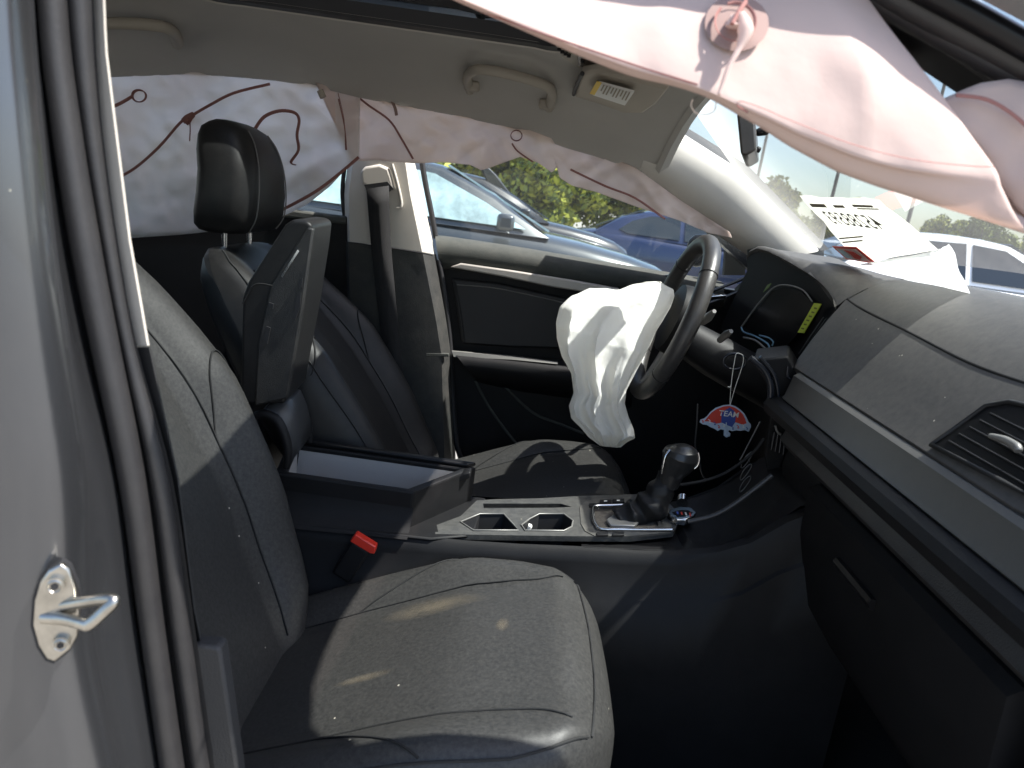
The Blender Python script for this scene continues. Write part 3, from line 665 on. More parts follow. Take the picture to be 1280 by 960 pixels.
prism('dash_end_panel', [(x+.004, -.7215, z-.002) for x, z in dprof(-.72)]+[(.50, -.7215, .90), (.51, -.7215, .80), (.55, -.7215, .60), (.80, -.7215, .60), (.80, -.7215, 1.10)], (0, .012, 0), PLASTIC, dash)
# stitched crease across the dash
cr_px = [(1012, 335), (1044, 360), (1070, 382), (1137, 416), (1212, 454), (1290, 482)]
def dash_hit(u, v, off=.0):
    best = None; d = ray(u, v)
    for k in range(2000):
        p = CAM+d*(.4+k*.001)
        if p.x < .49: continue
        pr = dprof(p.y); xs_ = [a for a, b in pr][::-1]; zs_ = [b for a, b in pr][::-1]
        if p.z < interp(p.x, xs_, zs_)+off: return p
    return p
cp = [dash_hit(u, v, .0005) for u, v in cr_px[1:]]
tube('dash_crease', cp, .0022, mat('crease', (.012, .012, .012), .8), dash, flat=.6)
# satin strip
def dstrip(name, prof, y0, y1, m, parent, n=14, endk=0.0, **k):
    rows = [[Vector((x, y0+(y1-y0)*i/n + endk*(1-j/(len(prof)-1))*(i == n), z)) for j, (x, z) in enumerate(prof)] for i in range(n+1)]
    bm = new(); vs_ = add_grid(bm, rows); bm.faces.new(vs_[0]); bm.faces.new(vs_[-1]); return finish(name, bm, m, parent, **k)
dstrip('trim_strip', [(.520, .974), (.5015, .972), (.494, .966), (.486, .930), (.482, .9235), (.486, .920), (.52, .922)], -.72, .028, DGREYTRIM, dash, angle=30)
dstrip('trim_ledge', [(.53, .9225), (.480, .9195), (.468, .914), (.462, .903), (.466, .888), (.49, .876), (.53, .872)], -.72, .06, PLASTIC, dash, angle=30)
dstrip('knee_panel', [(.60, .873), (.512, .874), (.505, .866), (.498, .845), (.512, .83), (.60, .82)], -.70, .035, mat('knee_plastic', (.022, .022, .024), .45, bump=.3, bscale=500, dust=.06), dash, angle=30)
gb = dstrip('glove_box', [(.60, .826), (.508, .828), (.494, .818), (.498, .74), (.535, .62), (.58, .56), (.66, .55)], -.68, -.145, PLASTIC, dash, angle=30)
dstrip('glove_box_handle', [(.52, .775), (.490, .772), (.487, .766), (.491, .758), (.52, .755)], -.42, -.30, GLOSSB, gb, n=3)
dstrip('lower_panel', [(.62, .83), (.516, .84), (.510, .80), (.53, .70), (.57, .6), (.62, .58)], -.145, .03, PLASTIC, dash, angle=30)
# centre stack edge with vents, bluish bezels
CS = mat('stack_gloss', (.016, .018, .024), .22)
bez = [(936, 446), (945, 450), (958, 462), (966, 480), (968, 500), (976, 515), (990, 526), (978, 530), (964, 518), (961, 503), (960, 486), (953, 470)]
stack = prism('centre_stack', [P(u, v, Y=.06) for u, v in ((985, 445), (1000, 470), (985, 500), (1000, 525), (975, 590), (962, 606), (955, 570), (962, 520), (958, 480), (940, 450))], (.05, .15, 0), PLASTIC, car, bevel=.004)
lab(stack, 'glossy black centre stack edge between dashboard and wheel')
tube('stack_bezel', [P(u, v, Y=.055) for u, v in ((938, 447), (955, 462), (963, 480), (964, 502), (974, 517), (1000, 533))], .0062, CS, stack)
tube('stack_bezel', [P(u, v, Y=.052) for u, v in ((950, 446), (966, 466), (972, 485), (973, 500))], .0035, CS, stack)
tube('stack_bezel', [P(u, v, Y=.05) for u, v in ((985, 458), (984, 470), (989, 474))], .0025, CS, stack)
for k in range(4):
    tube('vent_blade', [P(968+k*4.5, 540+k*1.5, Y=.052), P(964+k*5, 562+k*2, Y=.052)], .0022, CS, stack, sm=0)
tube('vent_tab', [P(969, 532, Y=.048), P(972, 540, Y=.048), P(976, 543, Y=.048)], .0022, GREYTRIM, stack)
for k in range(3):
    tube('control_knob', [P(930-k*1+a, 575+k*15+b, Y=.045) for a, b in ((-3, 5), (2, -4), (9, -10), (10, -6), (2, 6), (-3, 10))], .0009, mat('dim_trim', (.09, .09, .095), .35, metal=.6), stack, closed=True)
tube('stack_edge', [P(u, v, Y=.05) for u, v in ((950, 527), (935, 556), (925, 575))], .0015, MATS['dim_trim'], stack)
tube('console_edge', [P(u, v, Y=.0) for u, v in ((850, 606), (880, 601), (905, 592), (928, 577), (945, 562), (955, 548))], .003, PLASTIC, stack)
tube('console_edge', [P(u, v, Y=-.09) for u, v in ((860, 652), (890, 645), (915, 632), (945, 610), (965, 594))], .004, mat('edge_plastic', (.03, .03, .033), .4), stack)
# side vent at the outboard end
vent_px = [(1164, 556), (1190, 538), (1232, 507), (1262, 502), (1340, 520), (1340, 650), (1250, 600)]
VN = Vector((-.80, 0, .60)); V0 = Vector((.527, -.5, 1.005)) + VN*.001
def VQ(u, v, off=0): return PP(u, v, V0+VN*off, VN)
VBLK = mat('vent_black', (.004, .004, .0045), .6, spec=.15)  # near-black colour in place of the shade inside an open recess
vent = prism('side_vent', [VQ(u, v, .004) for u, v in vent_px], VN*-.05, VBLK, dash, bevel=.002)
tube('vent_frame', [VQ(u, v, .0045) for u, v in vent_px], .0030, mat('vent_frame', (.02, .02, .021), .5, spec=.3), dash, sm=0, closed=True)
for k in range(5):
    a = VQ(1186+k*13, 551-k*8.6, .0045); b = VQ(1290+k*16, 611-k*9, .0045)
    tube('vent_slat', [a, b], .0013, mat('vent_slat', (.012, .012, .013), .5, spec=.3), dash, sm=0)
tube('vent_tab', [VQ(1238, 545, .012), VQ(1256, 550, .014), VQ(1270, 558, .014), VQ(1273, 564, .012)], [.003, .0045, .005, .004], GREYTRIM, dash)

# ------------------------------------------------ driver side of the panel
hood_px = [(933, 322, .56), (936, 315, .55), (946, 310.5, .52), (960, 314, .47), (976, 322, .41), (994, 332, .35), (1010, 341.5, .29), (1023, 351, .24), (1034, 362, .20), (1041, 373, .165), (1043, 384, .15)]
hood = [P(u, v, Y=Y) for u, v, Y in hood_px]
rows = []
for i, p in enumerate(hood):
    Y = p.y; f = i/(len(hood)-1)
    ztop = max(p.z+.004, 1.160-.01*abs(Y-.36)/.2)
    pf = lambda x: interp(x, [a for a, b in dprof(.15)][::-1], [b for a, b in dprof(.15)][::-1])
    wv = sstep(.55, 1, f)
    zz = lambda x, z: z*(1-wv)+(pf(x)+.0015)*wv
    rows.append([Vector((.90-.2*(Y/.7)**2+.06, Y+.02*(1-f), 1.118)), Vector((.80-.1*(Y/.7)**2, Y+.01*(1-f), 1.150)), Vector((max(.70, p.x+.1), Y, zz(max(.70, p.x+.1), ztop))), Vector((p.x+.05, Y, zz(p.x+.05, ztop))),
                 Vector((p.x+.018, Y, zz(p.x+.018, p.z+(ztop-p.z)*.75+.004))), Vector((p.x+.004, Y, zz(p.x+.004, p.z+.006))), p, p+Vector((.006, -.0, -.006))])
hoodo = grid('instrument_hood', rows, DASHM, car, angle=60); lab(hoodo, 'dark hood over the instrument cluster on the driver side')
rows = [[Vector((.75, .15, 1.155)), Vector((.66, .15, 1.157)), Vector((.61, .150, 1.135)), hood[-1]+Vector((0, .006, .004))], [Vector((.75, .09, 1.1595)), Vector((.66, .09, 1.160)), Vector((.62, .09, 1.14)), Vector((.60, .13, 1.10))]]
grid('hood_underside', [[p+Vector((.005, 0, -.0055)), p+Vector((.06, -.004 if i < 4 else .006, -.012)), p+Vector((.17, 0, -.03))] for i, p in enumerate(hood)], GLOSSB, hoodo)
# cluster: dark bezel, screen, pale outline
def K6(x, y, Y): return P(800+x/2.667, 300+y/2.667, Y=Y)
CA, CB, CC = K6(338, 290, .47), K6(574, 205, .26), K6(462, 382, .31)
CN = (CB-CA).cross(CC-CA).normalized(); CN = -CN if CN.x > 0 else CN
def CQ(x, y, o=0): return PP(800+x/2.667, 300+y/2.667, CA+CN*o, CN)
def CU_(u, v, o=0): return PP(u, v, CA+CN*o, CN)
clus = prism('instrument_cluster', [CU_(u, v, -.016) for u, v in ((900, 410), (918, 372), (934, 338), (934, 312), (950, 308), (990, 326), (1030, 352), (1045, 384), (1036, 412), (1012, 448), (996, 470), (970, 466), (940, 440), (918, 430))], CN*-.02, SCREEN, car, smooth=False); lab(clus, 'dark instrument cluster screen behind the steering wheel')
prism('cluster_screen', [CQ(x, y, -.004) for x, y in ((345, 290), (440, 170), (482, 158), (538, 172), (580, 215), (520, 320), (462, 376), (428, 340), (380, 315))], CN*-.004, mat('screen_glass', (.003, .0033, .0045), .25, spec=.1), clus, smooth=False)
tube('cluster_outline', [CQ(x, y, -.001) for x, y in ((338, 290), (385, 225), (440, 163), (482, 150), (540, 165), (574, 205))], .0017, GREYTRIM, clus, sm=5)
BLUEE = mat('blue_edge', (.16, .30, .42), .3, metal=.4)
tube('cluster_outline', [CQ(x, y, -.001) for x, y in ((338, 290), (346, 307), (382, 320), (425, 345), (434, 366), (462, 382))], .0020, BLUEE, clus, sm=3)
tube('cluster_outline', [CQ(x, y, -.003) for x, y in ((398, 318), (430, 326), (444, 340), (440, 352))], .0016, BLUEE, clus, sm=3)
tube('cluster_lip', [CQ(x, y, .004) for x, y in ((345, 325), (385, 335), (424, 368))], .0022, GREYTRIM, clus)
prism('lime_strip', [CQ(x, y, .003) for x, y in ((580, 210), (604, 213), (545, 310), (525, 308))], CN*-.002, LIME, clus, smooth=False)  # lime coloured strip with darker olive marks over the cluster
for k in range(6):
    x0 = 584-k*8.5; y0 = 224+k*13.5
    prism('strip_mark', [CQ(x0-3, y0, .0036), CQ(x0+6, y0+2, .0036), CQ(x0+4, y0+7, .0036), CQ(x0-5, y0+5, .0036)], CN*-.0004, mat('olive_mark', (.12, .14, .02), .8), clus, smooth=False)
prism('lime_strip', [CQ(x, y, .001) for x, y in ((424, 150), (436, 144), (428, 158), (410, 174))], CN*-.002, mat('dim_lime', (.12, .18, .06), .6), clus, smooth=False)
for k, pts in enumerate(([(622, 262), (545, 372), (520, 415)], [(612, 258), (530, 380)], [(636, 268), (560, 385), (528, 428)])):
    tube('cluster_trim', [CQ(x, y, .004) for x, y in pts], .0016, CS if k != 1 else MATS['dim_trim'], clus)
# lower driver panel, column, end panel
dstrip('driver_lower_panel', [(.74, 1.07), (.64, .99), (.60, .90), (.62, .76), (.68, .60), (.78, .45)], .12, .778, PLASTIC, car, angle=30)
dstrip('driver_dash_top', [(.98, 1.10), (.80, 1.125), (.70, 1.125), (.60, 1.10), (.56, 1.05), (.57, .99), (.64, .98)], .50, .778, PLASTIC, car, angle=60)
colm = tube('steering_column', [Vector((.35, .36, .965)), Vector((.44, .36, .925)), Vector((.60, .36, .865))], [.038, .048, .05], PLASTIC, car, seg=16)
tube('stalk', [P(878, 402, Y=.24), P(886, 396, Y=.20), P(893, 389, Y=.17)], [.008, .009, .004], GREYTRIM, colm)
tube('stalk', [P(900, 425, Y=.28), P(908, 418, Y=.22), P(914, 414, Y=.18)], [.007, .008, .004], GREYTRIM, colm)
tube('stalk', [P(872, 376, Y=.48), P(884, 372, Y=.53), P(905, 370, Y=.58)], [.007, .008, .006], CHROME, colm)
tube('ignition_ring', [P(918+14*math.cos(a), 452+10*math.sin(a), Y=.27) for a in [k*math.pi/6 for k in range(12)]], .003, CS, colm, closed=True)
for k in range(2):
    tube('dash_end_edge', [P(u, v+k*14, Y=.60) for u, v in ((868, 372), (900, 360), (935, 346))], .004, CS, car)

# ------------------------------------------------ steering wheel
wc = (P(888, 297, Y=.36)+P(795, 492, Y=.36))/2
wax = (P(888, 297, Y=.36)-P(795, 492, Y=.36)); wr = wax.length/2-.012; wu = wax.normalized(); wyv = Vector((0, 1, 0)); wnrm = Vector((wu.z, 0, -wu.x))
wc.y = .36
wheel = tube('steering_wheel', [wc+wu*(wr*math.cos(a))+wyv*(wr*.99*math.sin(a)) for a in [2*math.pi*k/48 for k in range(48)]], .0185, mat('wheel_leather', (.028, .027, .027), .38, bump=.25, bscale=350, dust=.10), car, seg=14, sm=0, closed=True)
lab(wheel, 'black leather steering wheel with burst airbag')
for a in (R(62), R(118), R(250), R(290)):
    c = wc+wu*(wr*math.cos(a-R(90)))+wyv*(-wr*math.sin(a-R(90))*.99)
for a in (R(-50), R(-128), R(50), R(128)):
    c = wc+wu*(wr*math.cos(a))+wyv*(wr*.99*math.sin(a)); rad = (c-wc).normalized(); tg = rad.cross(wnrm)
    tube('rim_seam', [c+rad*(.0188*math.cos(b))+wnrm*(.0188*math.sin(b)) for b in [k*math.pi/8 for k in range(16)]], .0009, SEAM, wheel, closed=True, sm=0, seg=5)
hubm = grid('wheel_hub', [[wc+wnrm*d+wu*(r*math.cos(a)*.95)+wyv*(r*math.sin(a)) for a in [2*math.pi*k/24 for k in range(24)]] for r, d in ((.03, .05), (.075, .045), (.085, .02), (.08, -.005), (.05, -.012), (.01, -.012))], PLASTIC, wheel, close_u=True, cap=True)
for a in (R(90), R(-90), R(180)):
    d_ = wu*math.cos(a)+wyv*math.sin(a)
    tube('wheel_spoke', [wc+d_*.06+wnrm*.02, wc+d_*.12+wnrm*.012, wc+d_*(wr-.005)], [.022, .018, .014], PLASTIC if a != R(180) else GREYTRIM, wheel, flat=.5)

# burst airbag hanging from the hub
bagL = [(808, 352), (775, 361), (738, 360), (715, 369), (700, 383), (695, 402), (696, 424), (702, 445), (714, 468), (717, 490), (711, 508), (714, 522), (725, 534), (735, 546), (750, 558)]
bagR = [(826, 352), (842, 362), (843, 371), (838, 385), (829, 400), (820, 415), (812, 432), (802, 452), (792, 470), (783, 488), (781, 505), (786, 522), (792, 536), (794, 547), (776, 559)]
n = 110; L_ = resample(bagL, n); R_ = resample(bagR, n); m_ = 120; rows = []
def ridge(x): return 1-abs(2*(x-math.floor(x))-1)
for i in range(n):
    f = i/(n-1); row = []
    dep = interp(f, [0, .06, .2, .45, .7, .92, 1], [.02, .05, .075, .065, .05, .045, .012]); Yc = interp(f, [0, .2, .45, .75, 1], [.40, .345, .28, .265, .275])
    for j in range(m_):
        a = 2*math.pi*j/m_; s = .5-.5*math.cos(a)
        u = L_[i][0]*(1-s)+R_[i][0]*s; v = L_[i][1]*(1-s)+R_[i][1]*s
        w1 = ridge(s*2.6+.35*nz(f*1.6, s*1.2, 4)+f*.5)**1.6*interp(f, [0, .2, .42, .7, 1], [.0, .004, .022, .034, .024])
        w2 = ridge(s*5.1+.5*nz(f*2, s*2, 9)-f*.4)**2.5*interp(f, [0, .35, .6, 1], [.0, .002, .010, .012])
        w3 = ridge(f*4.5+s*1.5+.6*nz(f*2, s*3, 13))**4*interp(f, [0, .6, .85, 1], [.0, .0, .010, .014])
        sa = math.sin(a)
        Y = Yc-dep*math.copysign(abs(sa)**.65, sa)
        Y += (-1 if sa > 0 else 1)*(w1+w2+w3-.02)*min(1, abs(sa)*2.5) + .012*nz(u*.022, v*.02, 2)+.0015*nz(u*.10, v*.10, 5)
        row.append(P(u+3*nz(u*.03, v*.06, 7)*abs(sa), v+2.0*nz(u*.05, v*.05, 1), Y=Y))
    rows.append(row)
bag = grid('burst_airbag', rows, BAGCLOTH, wheel, close_u=True, cap=True, angle=80); lab(bag, 'limp white driver airbag hanging out of the steering wheel')

# ------------------------------------------------ driver door
door = prism('driver_door', [P(u, v, Y=.765) for u, v in ((548, 312), (850, 352), (930, 365), (990, 470), (990, 620), (800, 640), (580, 580), (566, 520), (562, 440))], (0, .06, 0), PLASTIC, car); lab(door, 'black driver door trim panel below the open window')
strip('sill_bolster', [([(544, 293), (640, 307), (740, 324), (842, 341), (905, 352)], .80), ([(544, 296), (640, 310), (740, 327), (842, 344), (905, 356)], .745), ([(545, 306), (640, 319), (740, 335), (842, 350), (905, 364)], .728),
                       ([(548, 322), (640, 334), (740, 348), (842, 361), (905, 372)], .725), ([(550, 332), (640, 343), (740, 356), (842, 368), (905, 380)], .74), ([(551, 336), (640, 347), (740, 360), (842, 372), (905, 386)], .77)], DOORSOFT, door, sub=1)
prism('door_trim_strip', [P(u, v, Y=.722) for u, v in ((562, 334), (576, 329), (640, 338), (715, 350), (775, 361), (772, 369), (735, 366), (690, 359), (628, 346))], (0, .03, 0), mat('pale_satin', (.40, .375, .34), .45, metal=.2), door, bevel=.004)
ins = prism('door_insert', [P(u, v, Y=.752) for u, v in ((565, 348), (625, 354), (760, 384), (760, 440), (690, 436), (632, 434), (577, 430))], (0, .03, 0), mat('door_vinyl', (.014, .014, .015), .55, bump=.4, bscale=500), door, bevel=.006)
tube('insert_seam', [P(u, v, Y=.7505) for u, v in ((571, 356), (630, 362), (755, 390))], .0015, SEAML, ins)
tube('insert_seam', [P(u, v, Y=.7505) for u, v in ((569, 352), (576, 390), (581, 428))], .0015, SEAM, ins)
arm = strip('door_armrest', [([(566, 438), (640, 444), (700, 450), (790, 462)], .765), ([(567, 440), (640, 446), (700, 452), (790, 464)], .705), ([(575, 450), (645, 458), (705, 466), (790, 480)], .685), ([(590, 470), (650, 480), (710, 488), (790, 500)], .69), ([(596, 478), (655, 490), (712, 498), (790, 512)], .765)], PLASTIC, door, sub=1)
strip('armrest_strip', [([(565, 438), (640, 444.5), (697, 452)], .722), ([(565, 439), (640, 446), (697, 453)], .7035), ([(567, 446), (640, 449.5), (697, 455)], .7000)], mat('arm_strip', (.16, .16, .15), .5), door)
tube('pocket_edge', [P(u, v, Y=.76) for u, v in ((594, 476), (612, 510), (640, 548), (660, 570))], .004, DOORSOFT, door)
tube('pocket_edge', [P(u, v, Y=.76) for u, v in ((630, 482), (665, 515), (700, 530), (730, 542))], .004, DOORSOFT, door)
tube('door_seal', [P(u, v, Y=.735) for u, v in ((548, 325), (553, 350), (562, 420), (565, 490), (572, 560), (590, 600))], .008, RUBBER2, door)
prism('door_pull', [P(u, v, Y=.738) for u, v in ((772, 358), (800, 346), (850, 343), (850, 360), (800, 366), (775, 368))], (0, .02, 0), GLOSSB, door, bevel=.003)
tube('window_channel', [P(u, v, Y=.775) for u, v in ((524, 180), (531, 225), (539, 265), (545, 298))], .0075, RUBBER2, door)
rows = [[P(u, v, Y=.80) for u, v in r] for r in ([(515, 140), (650, 150), (800, 200), (930, 290)], [(530, 220), (660, 235), (800, 265), (930, 310)], [(545, 297), (660, 312), (800, 336), (930, 358)])]
grid('door_glass', rows, GLASS, door)
# door mirror outside
dm = prism('door_mirror', [P(u, v, Y=.92) for u, v in ((858, 300), (868, 293), (884, 292), (884, 330), (866, 336), (857, 325))], (.06, .16, 0), GLOSSB, car, bevel=.02, seg=4)
prism('quarter_trim', [P(u, v, Y=.76) for u, v in ((908, 298), (930, 310), (932, 344), (905, 344))], (0, .02, 0), mat('quarter_plastic', (.05, .055, .055), .5), car)

# ------------------------------------------------ far B pillar
bp_ = strip('b_pillar_trim', [([(436, 196), (430, 240), (432, 302)], .78), ([(443, 193), (436, 240), (437, 303)], .70), ([(470, 190), (466, 240), (470, 307.5)], .672), ([(505, 192), (512, 240), (528, 316.5)], .675), ([(512, 193), (523, 240), (541, 319)], .70), ([(516, 193), (527, 240), (545, 320)], .76)], PALE, car, n=10); lab(bp_, 'pale upper trim of the driver side pillar with seat belt')
bl = strip('b_pillar_lower_trim', [([(430, 300), (432, 400), (440, 560)], .78), ([(435, 302), (438, 400), (446, 560)], .695), ([(470, 306), (474, 400), (484, 570)], .668), ([(528, 315), (545, 400), (552, 445), (556, 590)], .670), ([(541, 317.5), (556, 400), (562, 445), (566, 590)], .70), ([(545, 318), (560, 400), (566, 445), (570, 590)], .76)], mat('pillar_plastic', (.020, .0215, .021), .55, bump=.3, bscale=500, dust=.12), car, n=16)
gd = prism('belt_guide', [P(u, v, Y=.664) for u, v in ((450, 214), (456, 208), (474, 205), (486, 210), (490, 222), (494, 238), (488, 236), (480, 232), (460, 234), (452, 230))], (0, .02, 0), mat('guide_plastic', (.50, .47, .42), .5), bp_, bevel=.008, seg=3)
prism('guide_recess', [P(u, v, Y=.662) for u, v in ((455, 231), (484, 227), (492, 236), (482, 242), (458, 238))], (0, .01, 0), RUBBER2, bp_)
tube('guide_channel', [P(u, v, Y=.668) for u, v in ((490, 205), (497, 230), (502, 256), (496, 260))], .004, PALE, bp_)
belt = strip('seat_belt', [([(458, 236), (464, 310), (474, 400), (484, 470), (490, 560)], .658), ([(486, 232), (489, 310), (497, 400), (505, 470), (510, 560)], .660)], mat('belt_webbing', (.012, .012, .013), .8, bump=.6, bscale=900), car, solid=.0015)
tube('pillar_seam', [P(u, v, Y=.6665) for u, v in ((436, 303), (470, 307), (528, 316.5), (541, 319.5))], .0016, RUBBER2, bl)
prism('pillar_foot', [P(u, v, Y=.669) for u, v in ((532, 441), (561, 442), (561, 446), (532, 446))], (0, .01, 0), DOORSOFT, bl, bevel=.002)

# ------------------------------------------------ rear cabin
rs = []
for Y in np.linspace(-.62, .66, 12):
    b = .03*math.cos(Y*9)
    rs.append([(-.95+b*.3, Y, .52), (-1.02, Y, .56), (-1.12+b, Y, .75), (-1.24+b, Y, .96), (-1.30, Y, 1.035), (-1.36, Y, 1.04), (-1.40, Y, .98)])
rear = grid('rear_bench', rs, LEATHER, car, angle=70)
grid('rear_cushion', [[(-.95, Y, .5), (-.8, Y, .56), (-.62, Y, .58), (-.56, Y, .54), (-.56, Y, .35)] for Y in (-.62, -.3, 0, .3, .66)], LEATHER, rear, angle=70)
grid('parcel_shelf', [[(-1.36, Y, 1.03), (-1.75, Y, 1.05)] for Y in (-.68, 0, .70)], PLASTIC, car)
grid('rear_glass', [[(-1.70, Y, zroof(-1.7, Y)) for Y in (-.58, -.3, 0, .3, .58)], [(-1.95, Y, 1.08) for Y in (-.62, -.3, 0, .3, .62)]], GLASS, car)
rdoor = prism('rear_door', [P(u, v, Y=.74) for u, v in ((352, 270), (372, 262), (434, 278), (440, 420), (436, 600), (40, 560), (40, 250), (150, 255))], (0, .07, 0), PLASTIC, car)
prism('rear_sill', [P(u, v, Y=.735) for u, v in ((340, 272), (365, 262), (434, 271), (434, 281), (365, 273))], (0, .05, 0), DOORSOFT, rdoor, bevel=.006)
grid('rear_door_glass', [[P(u, v, Y=.80) for u, v in r] for r in ([(40, 60), (300, 80), (440, 150)], [(40, 255), (300, 270), (440, 285)])], GLASS, rdoor)
tube('rear_channel', [P(u, v, Y=.78) for u, v in ((432, 200), (428, 240), (432, 280))], .006, RUBBER2, rdoor)
# near rear door and quarter, behind the pillar
nrd = box('near_rear_door', (-.95, -.77, .60), (1.1, .10, .80), PAINT, car, bevel=.03)
grid('near_rear_glass', [[(-1.5, -.70, 1.0), (-.42, -.74, 1.0)], [(-1.3, -.64, 1.30), (-.46, -.64, 1.36)]], GLASS, nrd)
box('trunk_panel', (-1.55, 0, .55), (.08, 1.5, 1.0), PLASTIC, car)
# floor, tunnel, firewall, sill
box('bulkhead_blocker', (.90, .02, .62), (.03, 1.5, .98), CARPET, car, bevel=.005)  # added out of sight to block sun leaking in behind the dash
box('cowl_blocker', (1.0, .02, 1.085), (.20, 1.48, .03), PLASTIC, car, bevel=.005)  # added to close the gap where sun leaked under the dash
grid('floor_carpet', [[(-1.5, Y, .22), (.55, Y, .22), (.85, Y, .34), (1.05, Y, .62), (1.05, Y, 1.1)] for Y in (-.74, -.4, 0, .4, .80)], CARPET, car)
box('door_sill', (-.2, -.74, .25), (2.4, .10, .14), PLASTIC, car, bevel=.02)
prism('cowl_side', [(.45, -.73, .2), (1.05, -.73, .2), (1.05, -.73, 1.12), (.62, -.73, 1.12), (.52, -.73, .9)], (0, .02, 0), PLASTIC, car)
prism('cowl_side', [(.52, .78, .2), (1.05, .78, .2), (1.05, .78, 1.12), (.62, .78, 1.12), (.58, .78, .9)], (0, .02, 0), PLASTIC, car)
bon = grid('bonnet', [[(x, Y, z-.03*(abs(Y)/.7)**2) for Y in (-.78, -.6, -.3, 0, .3, .6, .78)] for x, z in ((1.0, 1.08), (1.15, 1.07), (1.5, 1.02), (1.8, .95), (1.95, .85), (2.0, .6))], PAINT, car)

# ------------------------------------------------ curtain airbags, far side
def Yc_far(u, v): return .606 + .020*nz(u*.018, v*.022, 3) + .010*nz(u*.05, v*.06, 8) + .016*abs(nz(u*.022+v*.03, v*.012, 6)) + .006*abs(nz(u*.05-v*.04, v*.03, 11))
def cloth_sheet(name, topp, botp, n, m, yfun, mt, parent, bulge=.0, **k):
    T = resample(topp, n); B = resample(botp, n); rows = []
    for j in range(m+1):
        f = j/m; row = []
        for i in range(n):
            u = T[i][0]*(1-f)+B[i][0]*f; v = T[i][1]*(1-f)+B[i][1]*f
            row.append(P(u, v, Y=yfun(u, v)-bulge*math.sin(f*math.pi)))
        rows.append(row)
    return grid(name, rows, mt, parent, angle=80, **k)
rt = [(100, 92), (240, 86), (330, 90), (395, 100), (450, 122)]
rb = [(110, 300), (155, 298), (230, 293), (300, 285), (352, 271), (385, 255), (412, 233), (432, 212), (449, 196)]
cur = cloth_sheet('side_curtain_airbag', rt, rb, 70, 34, Yc_far, CLOTH, car, solid=.001); lab(cur, 'limp pinkish white curtain airbag along the driver side roof edge')
ft = [(392, 98), (430, 108), (470, 120), (500, 132), (560, 138), (640, 154), (700, 177), (760, 195), (795, 210), (850, 250), (912, 290)]
fb = [(440, 202), (470, 200), (516, 204), (556, 203), (588, 206), (602, 213), (625, 205), (650, 196), (672, 203), (690, 216), (697, 208), (699, 222), (715, 232), (745, 240), (800, 260), (850, 276), (885, 291), (915, 297)]
front = cloth_sheet('curtain_front_panel', ft, fb, 130, 26, lambda u, v: Yc_far(u, v)+.012*math.sin(u*.045), CLOTH2, cur, solid=.001)
def thread(pts, r=.0022, f=Yc_far, off=.004, m=THREAD, nm='thread', par=None, sm=5, closed=False):
    q = smooth_path([Vector((a, b, 0)) for a, b in pts], sm, closed)
    return tube(nm, [P(p.x, p.y, Y=f(p.x, p.y)-off) for p in q], r*1.25, m, par or cur, seg=6, sm=0, closed=closed, flat=.3)
Z1 = lambda pts: [(x/2.667, y/2.667) for x, y in pts]
thread(Z1([(320, 385), (345, 370), (400, 345), (440, 322)]), .003)
thread([(174+8.5*math.cos(a), 120+7.5*math.sin(a)) for a in [k*math.pi/6 for k in range(12)]], .0042, closed=True, sm=2)
thread(Z1([(360, 612), (380, 600), (450, 560), (530, 490), (600, 410), (640, 385), (700, 350), (780, 310), (900, 280)]), .0026)
thread(Z1([(610, 405), (628, 388), (642, 384), (634, 400), (620, 412)]), .006)
thread(Z1([(632, 395), (634, 430), (632, 470)]), .003)
thread(Z1([(850, 430), (880, 390), (930, 370), (980, 375), (997, 400), (990, 450), (995, 500), (970, 540), (985, 550)]), .0032)
thread(Z1([(1128, 330), (1148, 420), (1155, 500)]), .003, off=.02)
thread(Z1([(940, 700), (1050, 640), (1130, 580), (1196, 524)]), .003)
Z2 = lambda pts: [(400+x/2.667, y/2.667) for x, y in pts]
Ff = lambda u, v: Yc_far(u, v)+.012*math.sin(u*.045)
thread(Z2([(100, 300), (160, 350), (230, 400), (270, 460), (310, 530)]), .002, Ff)
thread([(645.5+7*math.cos(a), 169.5+6.5*math.sin(a)) for a in [k*math.pi/6 for k in range(12)]], .0032, Ff, closed=True, sm=2)
thread(Z2([(640, 478), (660, 505), (710, 540)]), .0015, Ff)
thread(Z2([(835, 565), (950, 620), (1050, 660), (1150, 730)]), .002, Ff)
thread(Z2([(60, 310), (80, 400), (85, 500)]), .002, Ff, off=.02)
thread(Z2([(232, 320), (250, 360), (255, 385)]), .003, Ff, off=.006, m=PATCH)
tube('anchor_bolt', [P(400, 113, Y=.56), P(404, 122, Y=.56)], .008, GH, cur, sm=0)

# ------------------------------------------------ curtain airbag, near side (thrown up over the door opening)
colsN = 7
T = [(400, -150), (540, -150), (690, -150), (820, -150), (930, -150), (1000, -140), (1030, -75)]
M1 = [(470, -80), (620, -62), (760, -40), (880, -30), (990, -25), (1050, -15), (1085, 0)]
M2 = [(520, -36), (660, 0), (780, 26), (900, 45), (1030, 70), (1110, 85), (1163, 100)]
S = [(556, -12), (684, 41), (786, 77), (890, 110), (1030, 168), (1137, 199), (1238, 202)]
S2 = [(557, -9), (683, 45), (784, 84), (888, 116), (1026, 180), (1130, 214), (1252, 240)]
Bm = [(556, -6), (681, 50), (782, 91), (884, 122), (1015, 197), (1112, 237), (1290, 294)]
Bk = [(556, -10), (690, 40), (790, 78), (895, 108), (1030, 170), (1130, 205), (1290, 240)]
YS = [-.66, -.70, -.735, -.755, -.752, -.735, -.665]
ctl = [T, M1, M2, S, S2, Bm, Bk]
def dense(row, n): return [(p.x, p.y) for p in smooth_path([Vector((a, b, 0)) for a, b in row], n)]
drows = [dense(r, 10) for r in ctl]
full = []
